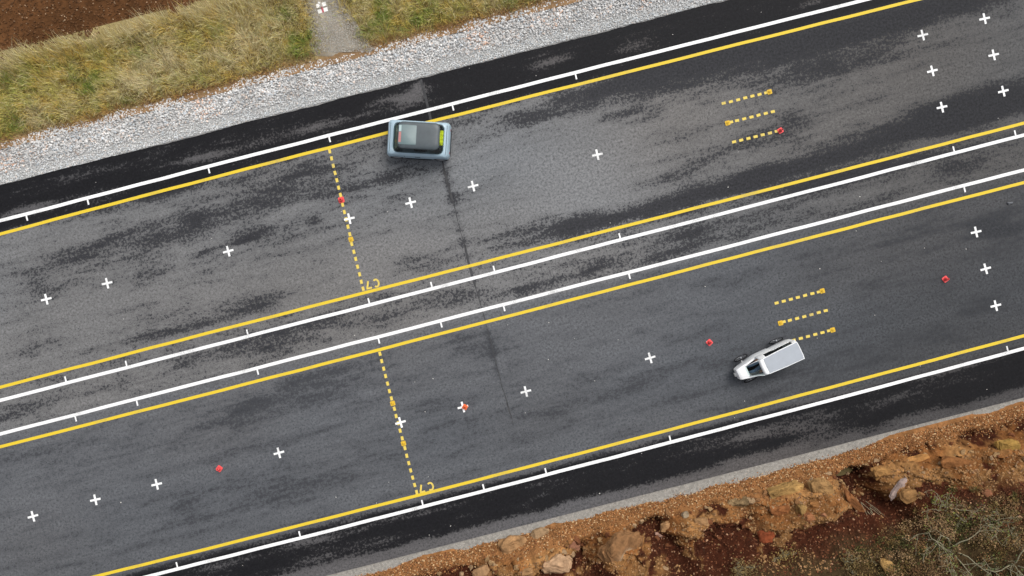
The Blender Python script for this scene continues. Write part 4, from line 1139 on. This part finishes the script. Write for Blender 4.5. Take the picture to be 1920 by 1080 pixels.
# greenhouse: panes and pillars of one ring
g0, g1 = (.972, .577, .20, .935, .02), (.785, .500, .20, 1.43, .085)
P0, P1 = [(x + g0[4], y) for x, y in rrect(*g0[:3])], [(x + g1[4], y) for x, y in rrect(*g1[:3])]; m_ = len(P0)
groups = {}
for i in range(m_):
    j = (i + 1) % m_
    a = Vector((P0[j][0] - P0[i][0], P0[j][1] - P0[i][1])); nrm = Vector((a.y, -a.x)).normalized() if a.length > 1e-6 else Vector((0, 0))
    key = 'rear_window' if nrm.x > .80 else 'windscreen' if nrm.x < -.80 else ('side_window', 1) if nrm.y > .80 else ('side_window', -1) if nrm.y < -.80 else ('pillar', 1 if nrm.x > 0 else -1, 1 if nrm.y > 0 else -1)
    groups.setdefault(key, []).append(i)
for key, ids in groups.items():
    V_, F_ = [], []
    for i in ids:
        j = (i + 1) % m_; b = len(V_)
        V_ += [(*P0[i], g0[3]), (*P0[j], g0[3]), (*P1[j], g1[3]), (*P1[i], g1[3])]; F_.append((b, b + 1, b + 2, b + 3))
    name = key if isinstance(key, str) else key[0]
    me = pydata(name, V_, F_)
    bm = bmesh.new(); bm.from_mesh(me); bmesh.ops.remove_doubles(bm, verts=bm.verts, dist=1e-5); bm.to_mesh(me); bm.free()
    me.polygons.foreach_set('use_smooth', [True] * len(me.polygons))
    link(name, me, M['black'] if name == 'pillar' else M['side_glass'] if name == 'side_window' else M['glass'], car)
RX = .085
rv, rf = loft([(.785, .50, .20, 1.425, RX), (.795, .512, .20, 1.44, RX), (.785, .502, .20, 1.475, RX), (.75, .475, .19, 1.503, RX), (.64, .38, .16, 1.520, RX), (.4, .2, .1, 1.527, RX)])
roof = link('roof', smooth_by_angle(pydata('roof', rv, rf), 40), M['roof_grey'], car)
pv, pf = loft([(.335, .372, .05, 1.500, -.325), (.335, .372, .05, 1.529, -.325), (.325, .362, .05, 1.534, -.325)], 6)
sr = link('sunroof_panel', smooth_by_angle(pydata('sunroof_panel', pv, pf)), M['sunroof'], roof)
link('pale_reflection', pydata('pale_reflection', *boxm(-.65, -.56, .12, .345, 1.531, 1.537)), M['pale'], roof)  # pale and pink: reflection of cabin contents, painted as flat strips
link('pink_reflection', pydata('pink_reflection', *boxm(-.65, -.56, -.29, .10, 1.531, 1.537)), M['pink'], roof)
# cabin
link('dashboard', smooth_by_angle(pydata('dashboard', *loft([(.10, .46, .06, .60, -.80), (.11, .48, .06, .84, -.79), (.06, .44, .04, .90, -.80)], 6))), M['dash'], car)
sw = [(.0, .17 * math.cos(t), .17 * math.sin(t)) for t in np.linspace(0, 2 * math.pi, 21)]
wv, wf = tube(sw, [.014] * 21, 6, False)
link('steering_wheel', pydata('steering_wheel', wv, wf, True), M['black'], car, (-.60, -.22, .90), (0, -.5, 0))
for sy in (-.24, .24):
    link('seat', smooth_by_angle(pydata('seat', *merge([loft([(.22, .19, .06, .50, .05), (.23, .20, .06, .66, .05), (.19, .17, .05, .70, .05)], 5), loft([(.07, .18, .04, .60, .28), (.07, .19, .05, 1.0, .36), (.05, .15, .04, 1.12, .38)], 5)]))), M['black'], car, (0, sy, 0))
link('parcel_shelf', pydata('parcel_shelf', *loft([(.16, .47, .05, .80, .77), (.16, .47, .05, .86, .77)], 5)), M['black'], car)
# wheels
tprof = [(.19, -.075), (.255, -.075), (.275, -.055), (.28, 0), (.275, .055), (.255, .075), (.19, .075)]
tv, tf = lathe(tprof, 28); tyre_me = pydata('tyre', tv, tf, True); tyre_me.materials.append(M['tyre'])
rv, rf = lathe([(0, .05), (.06, .06), (.09, .045), (.17, .05), (.19, .07), (.19, -.07), (.0, -.07)], 24); rim_me = smooth_by_angle(pydata('rim', rv, rf)); rim_me.materials.append(M['rim'])
for sx in (-.86, .86):
    for sy in (-1, 1):
        w_ = link('wheel', tyre_me, None, car, (sx, sy * .60, .28), (-sy * math.pi / 2, 0, 0))
        link('rim', rim_me, None, w_)
# lamps, seams, handles, bumpers, plate
lv_, lf_ = lathe([(.0, .03), (.05, .028), (.068, .015), (.072, -.02)], 18)
lamp_me = pydata('headlight', lv_, lf_, True); lamp_me.materials.append(M['lamp'])
tl_me = pydata('tail_light', lv_, lf_, True); tl_me.materials.append(M['red_lamp'])
for sy in (-.44, .44):
    link('headlight', lamp_me, None, car, (-1.18, sy, .60), (0, -math.pi / 2, 0))
    link('tail_light', tl_me, None, car, (1.18, sy, .58), (0, math.pi / 2, 0))
for sx in (-1, 1):
    link('bumper', smooth_by_angle(pydata('bumper', *loft([(.05, .50, .04, .26, 0), (.06, .52, .05, .30, 0), (.06, .52, .05, .40, 0), (.05, .50, .04, .44, 0)], 5))), M['black'], car, (sx * 1.165, 0, 0))
for sx in (-1.07, 1.09):
    link('bonnet_seam', pydata('bonnet_seam', *boxm(sx - .007, sx + .007, -.55, .55, .885, .9225)), M['black'], car)
for sy in (-1, 1):
    link('door_seam', pydata('door_seam', *boxm(-.515, -.503, min(sy * .60, sy * .6985), max(sy * .60, sy * .6985), .30, .80)), M['black'], car)
    link('door_handle', pydata('door_handle', *boxm(-.10, .10, min(sy * .69, sy * .702), max(sy * .69, sy * .702), .70, .73)), M['black'], car)
    link('sill', pydata('sill', *boxm(-.50, .50, min(sy * .60, sy * .69), max(sy * .60, sy * .69), .16, .215)), M['black'], car)
# hi-vis vest on the shelf (a thing of its own)
vx, vy = .86, .07
n_, m2_ = 16, 26
V_, F_ = [], []
for i in range(n_ + 1):
    for j in range(m2_ + 1):
        a, b = i / n_, j / m2_
        x = (a - .5) * .25 * (1 + .12 * math.sin(b * 9)); y = (b - .5) * .56
        z = .885 + .05 * math.sin(a * math.pi) * math.sin(b * math.pi) ** .4 + .014 * math.sin(a * 14 + b * 6) + .014 * math.sin(b * 23 - a * 4)
        V_.append((x, y, z))
for i in range(n_):
    for j in range(m2_): q = i * (m2_ + 1) + j; F_.append((q, q + m2_ + 1, q + m2_ + 2, q + 1))
k0 = len(V_); V_ += [(x, y, .866) for x, y, z in V_]
F_ += [tuple(k0 + i for i in f[::-1]) for f in F_[:n_ * m2_]]
cr, sr_ = math.cos(math.radians(-3.3)), math.sin(math.radians(-3.3))
vest = link('safety_vest', pydata('safety_vest', V_, F_, True), M['hivis'], loc=(CX + vx * cr - vy * sr_, CY + vx * sr_ + vy * cr, 0), rot=(0, 0, math.radians(-3.3)))
tag(vest, 'folded bright yellow safety vest behind the glass of the blue car', 'vest')

# ================================================================== white cargo quadricycle
QA = math.radians(180 + 25.2)
quad = empty('cargo_quadricycle', (10.81, -2.355, 0), QA)       # +x to the nose, tail at x = 0
tag(quad, 'white faired four-wheel pedal vehicle with flat grey roof on lower lane', 'quadricycle')
XS = [-.17, -.13, 0, .25, .55, .80, .84, 1.0, 1.44, 1.7, 2.0, 2.22, 2.30, 2.325]
HW = [.30, .345, .38, .405, .395, .375, .395, .405, .40, .355, .29, .24, .222, .205]
def hw_at(x): return float(np.interp(x, XS, HW))
TOPZ = [.82, .85, .86, .86, .84, .80, .80, .80, .78, .76, .72, .67, .635, .60]
def top_at(x): return float(np.interp(x, XS, TOPZ))
xs = np.concatenate([np.array([-.17, -.13, -.07, 0]), np.arange(.08, 2.26, .06), np.array([2.29, 2.325])])
V_, F_ = [], []
prof = [(.72, .20), (.90, .24), (1.0, .36), (1.0, .60), (.985, .86), (.93, .97)]   # width factor, height factor of top
for x in xs:
    hw_, tz = hw_at(x), top_at(x)
    zb = .0 if x < 2.0 else (x - 2.0) * .35
    ring_ = [(x, -w_ * hw_, max(z_ * tz / .86, zb + .22 + k_ * .02)) for k_, (w_, z_) in enumerate(prof)]
    V_ += ring_ + [(p[0], -p[1], p[2]) for p in ring_[::-1]]
m_ = 12
for i in range(len(xs) - 1):
    for j in range(m_ - 1): F_.append((i * m_ + j, i * m_ + j + 1, (i + 1) * m_ + j + 1, (i + 1) * m_ + j))
    F_.append((i * m_ + m_ - 1, i * m_, (i + 1) * m_, (i + 1) * m_ + m_ - 1))
F_.append(tuple(range(m_))); F_.append(tuple((len(xs) - 1) * m_ + j for j in range(m_))[::-1])
# remove the deck faces between rims over the cockpit; the hood keeps its deck
keep = []
for f in F_:
    if len(f) == 4 and {f[0] % m_, f[1] % m_} == {5, 6}:
        xm = sum(V_[i][0] for i in f) / 4
        if xm < 1.97: continue
    keep.append(f)
hull = pydata('hull', V_, keep)
bm = bmesh.new(); bm.from_mesh(hull); bmesh.ops.recalc_face_normals(bm, faces=bm.faces); bm.to_mesh(hull); bm.free()
link('hull', smooth_by_angle(hull, 38), M['white_shell'], quad)
# rim deck: narrows the opening in front of the roof
V_, F_ = [], []
xs2 = np.arange(1.36, 2.03, .06)
for x in xs2:
    hw_, tz = hw_at(x) * .93, top_at(x) * .97 / .86
    oh = float(np.interp(x, [1.36, 1.5, 1.72, 1.97, 2.03], [.30, .31, .265, .195, .15]))
    oh = min(oh, hw_ - .03)
    for s_ in (-1, 1): V_ += [(x, s_ * hw_, tz), (x, s_ * oh, tz + .012)]
for i in range(len(xs2) - 1):
    a = i * 4; F_ += [(a, a + 1, a + 5, a + 4), (a + 3, a + 2, a + 6, a + 7)]
rim_deck = pydata('cockpit_rim', V_, F_)
link('cockpit_rim', rim_deck, M['white_shell'], quad)
hv = []
# hood crown
V_, F_ = [], []
xs3 = np.linspace(1.955, 2.31, 9); ys3 = np.linspace(-1, 1, 11)
for x in xs3:
    for t in ys3:
        hw_ = hw_at(x) * .95
        V_.append((x, t * hw_, top_at(x) * .97 / .86 * 1.0 + .035 * (1 - t * t) - .002))
for i in range(len(xs3) - 1):
    for j in range(10): q = i * 11 + j; F_.append((q, q + 11, q + 12, q + 1))
link('hood', pydata('hood', V_, F_, True), M['white_shell'], quad)
# floor
link('floor_pan', pydata('floor_pan', *boxm(.2, 2.05, -.2, .2, .235, .255)), M['black'], quad)
# cabin walls with window openings
RZ = 1.40
def wall(s_):
    nx, nz = 29, 8
    xs_ = np.linspace(-.02, 1.50, nx)
    V_, F_ = [], []
    for x in xs_:
        zb = top_at(x) * .95 / .86 * 1.0; yb = hw_at(x) * .955
        zt = RZ if x < 1.34 else RZ - (x - 1.34) * .95
        yt = float(np.interp(x, [0, 1.36, 1.5], [.335, .292, .285]))
        for k in range(nz + 1):
            t = k / nz
            bulge = .035 * math.sin(math.pi * t)
            V_.append((x - .13 * (1 - t) * max(0, 1 - x / .3), s_ * ((1 - t) * yb + t * yt + bulge), (1 - t) * zb + t * zt))
    for i in range(nx - 1):
        for k in range(nz):
            xm = (xs_[i] + xs_[i + 1]) / 2; t = (k + .5) / nz
            lo = .25 + .30 * max(0, (xm - .9) / .4) * 0
            inside = .14 < xm < 1.24 and .25 < t < .88
            if inside: continue
            a = i * (nz + 1) + k
            f = (a, a + nz + 1, a + nz + 2, a + 1)
            F_.append(f if s_ < 0 else f[::-1])
    return pydata('side_wall', V_, F_)
for s_ in (-1, 1):
    w_ = wall(s_)
    o = link('side_wall', smooth_by_angle(w_, 40), M['white_shell'], quad)
    md = o.modifiers.new('thick', 'SOLIDIFY'); md.thickness = .014; md.offset = -1
    V_ = []
    for x in (.14, .5, .9, 1.28):
        zb = top_at(x) * .95 / .86; yb = hw_at(x) * .955; yt = float(np.interp(x, [0, 1.36], [.335, .292]))
        for t in (.18, .58, .97): V_.append((x, s_ * ((1 - t) * yb + t * yt + .035 * math.sin(math.pi * t) - .03), (1 - t) * zb + t * RZ))
    F_ = [(i * 3 + k, i * 3 + 3 + k, i * 3 + 4 + k, i * 3 + 1 + k) for i in range(3) for k in range(2)]
    link('side_window', pydata('side_window', V_, F_, True), M['glass'], quad)
# rear wall
V_, F_ = [], []
for k in range(7):
    t = k / 6; x = -.145 * (1 - t) - .02 * t + .0
    hw_ = (1 - t) * .33 + t * .333; z_ = (1 - t) * .80 + t * RZ
    for j in range(7):
        s_ = -1 + 2 * j / 6; V_.append((x - .03 * (1 - s_ * s_) , s_ * hw_, z_))
for k in range(6):
    for j in range(6): q = k * 7 + j; F_.append((q, q + 1, q + 8, q + 7))
link('rear_wall', pydata('rear_wall', V_, F_, True), M['white_shell'], quad)
# roof: white frame and grey sheet
def roof_out(e):
    return [(-.045 - e, -.20 - e * .5), (-.03 - e, -.335 - e), (.7, -.328 - e), (1.365 + e, -.295 - e), (1.385 + e, 0), (1.365 + e, .295 + e), (.7, .328 + e), (-.03 - e, .335 + e), (-.045 - e, .20 + e * .5)]
def slab(out, z0, z1, inset=.0):
    n = len(out); V_ = [(x, y, z0) for x, y in out] + [(x, y, z1) for x, y in out]
    return V_, [tuple(range(n))[::-1], tuple(range(n, 2 * n))] + [(i, (i + 1) % n, n + (i + 1) % n, n + i) for i in range(n)]
rf_ = link('roof', pydata('roof', *slab(roof_out(.018), RZ - .012, RZ + .02)), M['white_shell'], quad)
rs_me = pydata('roof_sheet', *slab(roof_out(-.004), RZ + .018, RZ + .034)); 
link('roof_sheet', rs_me, M['grey_top'], rf_)
# visor band between roof and screen
V_ = []
for (x, y_, z_) in ((1.372, .305, RZ + .016), (1.47, .305, RZ + .002), (1.55, .300, RZ - .06)):
    for j in range(9):
        s_ = -1 + j / 4; V_.append((x + .02 * (1 - s_ * s_), s_ * y_, z_))
F_ = [(k * 9 + j, k * 9 + 9 + j, k * 9 + 10 + j, k * 9 + 1 + j) for k in range(2) for j in range(8)]
o = link('visor', pydata('visor', V_, F_, True), M['white_shell'], quad); md = o.modifiers.new('t', 'SOLIDIFY'); md.thickness = .012
# windscreen and its posts
V_ = []
for k in range(5):
    t = k / 4; x = 1.55 + (1.985 - 1.55) * t; z_ = RZ - .06 + (.84 - RZ + .06) * t; y_ = .295 + (.19 - .295) * t
    for j in range(7):
        s_ = -1 + j / 3; V_.append((x + .02 * (1 - s_ * s_), s_ * y_, z_ + .05 * math.sin(math.pi * t)))
F_ = [(k * 7 + j, k * 7 + 7 + j, k * 7 + 8 + j, k * 7 + 1 + j) for k in range(4) for j in range(6)]
link('windscreen', pydata('windscreen', V_, F_, True), M['clear'], quad)
for s_ in (-1, 1):
    q = tube([(1.54, s_ * .303, RZ - .06), (1.74, s_ * .262, 1.12), (1.97, s_ * .20, .85)], [.012, .011, .012], 6)
    link('screen_post', pydata('screen_post', *q, True), M['white_shell'], quad)
# seat, pedals
link('seat', smooth_by_angle(pydata('seat', *merge([loft([(.19, .17, .05, .26, 1.16), (.20, .18, .06, .40, 1.16), (.17, .15, .05, .435, 1.16)], 5), loft([(.05, .17, .03, .38, .96), (.06, .18, .04, .75, .82), (.05, .15, .04, 1.02, .74)], 5)]))), M['black'], quad)
link('pedal_bar', pydata('pedal_bar', *tube([(2.08, -.15, .33), (2.08, .15, .33)], [.018, .018], 8)), M['rim'], quad)
# nose lamp
link('front_lamp', smooth_by_angle(pydata('front_lamp', *loft([(.045, .075, .02, .40, 2.36), (.05, .08, .025, .44, 2.365), (.05, .08, .025, .50, 2.36), (.04, .07, .02, .53, 2.35)], 5))), M['lamp'], quad)
for s_ in (-1, 1):
    link('tail_light', pydata('tail_light', *boxm(-.185, -.155, s_ * .24 - .05, s_ * .24 + .05, .60, .70)), M['red_lamp'], quad)
# bicycle wheels with spokes, axles, arms
R_ = .285
circ = lambda r, n=33: [(r * math.cos(t), r * math.sin(t), 0) for t in np.linspace(0, 2 * math.pi, n)]
tyre2 = pydata('tyre', *tube(circ(R_ - .026), [.026] * 33, 8, False), True); tyre2.materials.append(M['tyre'])
rim2 = pydata('rim', *tube(circ(R_ - .058), [.011] * 33, 6, False), True); rim2.materials.append(M['rim'])
sp = []
for i in range(14):
    a = 2 * math.pi * i / 14; sp.append(tube([(.03 * math.cos(a + .5), .03 * math.sin(a + .5), (.02 if i % 2 else -.02)), ((R_ - .06) * math.cos(a), (R_ - .06) * math.sin(a), 0)], [.0025, .0025], 4, False))
spk = pydata('spokes', *merge(sp)); spk.materials.append(M['rim'])
hub = pydata('hub', *tube([(0, 0, -.05), (0, 0, .05)], [.035, .035], 12), True); hub.materials.append(M['rim'])
for (wx, wy) in ((.325, .475), (1.86, .455)):
    for s_ in (-1, 1):
        w_ = link('wheel', tyre2, None, quad, (wx, s_ * wy, R_), (math.pi / 2 + s_ * .03, 0, (.06 if wx > 1 else 0)))
        link('rim', rim2, None, w_); link('spokes', spk, None, w_); link('hub', hub, None, w_)
        q = tube([(wx, s_ * .16, R_ + .04), (wx, s_ * (wy - .03), R_)], [.016, .016], 8)
        link('axle_arm', pydata('axle_arm', *q, True), M['rim'], quad)
        if wx > 1:
            q = tube([(wx + .12, s_ * .17, R_ + .16), (wx + .02, s_ * (wy - .06), R_ + .03)], [.022, .022], 8)
            link('damper', pydata('damper', *q, True), M['lamp'], quad)

# ---- driver
def person():
    J = {'pelvis': (1.20, 0, .50), 'waist': (1.10, 0, .66), 'chest': (.98, 0, .86), 'neck': (.905, 0, 1.015), 'headb': (.905, 0, 1.09), 'headm': (.915, 0, 1.17), 'headt': (.90, 0, 1.245)}
    R_j = {'pelvis': (.15, .12), 'waist': (.14, .105), 'chest': (.165, .12), 'neck': (.055, .055), 'headb': (.068, .075), 'headm': (.078, .092), 'headt': (.06, .07)}
    E = [('pelvis', 'waist'), ('waist', 'chest'), ('chest', 'neck'), ('neck', 'headb'), ('headb', 'headm'), ('headm', 'headt')]
    J['nose'] = (1.025, 0, 1.145); R_j['nose'] = (.012, .014); E.append(('headm', 'nose'))
    for s_, n in ((1, 'l'), (-1, 'r')):
        lz = .03 * s_
        J['hip' + n] = (1.25, s_ * .10, .50); J['knee' + n] = (1.70 + lz, s_ * .115, .735 + lz); J['ank' + n] = (2.01 + lz * .5, s_ * .105, .395 + lz)
        J['toe' + n] = (2.13 + lz * .5, s_ * .115, .46 + lz)
        R_j['hip' + n] = (.088, .088); R_j['knee' + n] = (.062, .062); R_j['ank' + n] = (.042, .042); R_j['toe' + n] = (.036, .03)
        J['midt' + n] = (1.48 + lz * .5, s_ * .11, .625 + lz * .5); R_j['midt' + n] = (.076, .076)
        J['calf' + n] = (1.84 + lz, s_ * .11, .60 + lz); R_j['calf' + n] = (.054, .054)
        E += [('pelvis', 'hip' + n), ('hip' + n, 'midt' + n), ('midt' + n, 'knee' + n), ('knee' + n, 'calf' + n), ('calf' + n, 'ank' + n), ('ank' + n, 'toe' + n)]
        J['sh' + n] = (.945, s_ * .185, .955); J['el' + n] = (1.12, s_ * .255, .74); J['wr' + n] = (1.40, s_ * .255, .75)
        J['palm' + n] = (1.475, s_ * .25, .765)
        R_j['sh' + n] = (.062, .062); R_j['el' + n] = (.045, .045); R_j['wr' + n] = (.03, .03); R_j['palm' + n] = (.026, .036)
        E += [('chest', 'sh' + n), ('sh' + n, 'el' + n), ('el' + n, 'wr' + n), ('wr' + n, 'palm' + n)]
        for q, (dy, L_) in enumerate(((.028, .068), (.010, .078), (-.010, .072), (-.028, .058))):
            a, b = f'f{n}{q}a', f'f{n}{q}b'
            J[a] = (1.515 + L_ * .3, s_ * .25 + dy, .775); J[b] = (1.515 + L_ * .55, s_ * .25 + dy, .735)
            R_j[a] = (.0095, .0095); R_j[b] = (.008, .008); E += [('palm' + n, a), (a, b)]
        J['th' + n] = (1.475, s_ * .25 - s_ * .045, .775); J['th2' + n] = (1.515, s_ * .25 - s_ * .055, .755)
        R_j['th' + n] = (.011, .011); R_j['th2' + n] = (.009, .009); E += [('wr' + n, 'th' + n), ('th' + n, 'th2' + n)]
    names = list(J); ix = {k: i for i, k in enumerate(names)}
    me = bpy.data.meshes.new('person'); me.from_pydata([J[k] for k in names], [(ix[a], ix[b]) for a, b in E], [])
    o = bpy.data.objects.new('person', me); COL.objects.link(o)
    md = o.modifiers.new('skin', 'SKIN'); md.use_smooth_shade = True
    sv_ = me.skin_vertices[0].data
    for i, k in enumerate(names): sv_[i].radius = R_j[k]; sv_[i].use_root = (k == 'pelvis')
    sd = o.modifiers.new('sub', 'SUBSURF'); sd.levels = 1; sd.render_levels = 1
    bpy.context.view_layer.update()
    nm = bpy.data.meshes.new_from_object(o.evaluated_get(bpy.context.evaluated_depsgraph_get()))
    o.modifiers.clear(); o.data = nm
    nm.materials.clear()
    for k in ('jeans', 'jacket', 'skin', 'shoe'): nm.materials.append(M[k])
    for p in nm.polygons:
        c_ = p.center; p.use_smooth = True
        if c_.z > 1.03 or (c_.x > 1.385 and abs(c_.y) > .185 and c_.z < .80 and c_.z > .70): p.material_index = 2
        elif c_.x > 1.955 and c_.z < .50: p.material_index = 3
        elif (c_.x > 1.16 and abs(c_.y) < .205) or c_.z < .58: p.material_index = 0
        else: p.material_index = 1
    # hair and eyes
    hv_, hf_ = [], []
    bm = bmesh.new(); bmesh.ops.create_icosphere(bm, subdivisions=3, radius=1)
    for v_ in bm.verts: v_.co = Vector((v_.co.x * .098 + .893, v_.co.y * .09, v_.co.z * .095 + 1.19))
    bmesh.ops.delete(bm, geom=[v_ for v_ in bm.verts if v_.co.x > .945 and v_.co.z < 1.215 or v_.co.z < 1.12], context='VERTS')
    hm = bpy.data.meshes.new('hair'); bm.to_mesh(hm); bm.free(); hm.polygons.foreach_set('use_smooth', [True] * len(hm.polygons))
    link('hair', hm, M['hair'], o)
    for s_ in (-1, 1):
        ev, ef = lathe([(0, .006), (.006, .004), (.008, 0), (.005, -.005)], 10)
        link('eye', pydata('eye', ev, ef, True), M['eye'], o, (.985, s_ * .033, 1.175), (0, math.pi / 2, 0))
    o.location = quad.location; o.rotation_euler = quad.rotation_euler
    tag(o, 'person in blue jeans seated in the white quadricycle, legs reaching forward', 'person')
person()
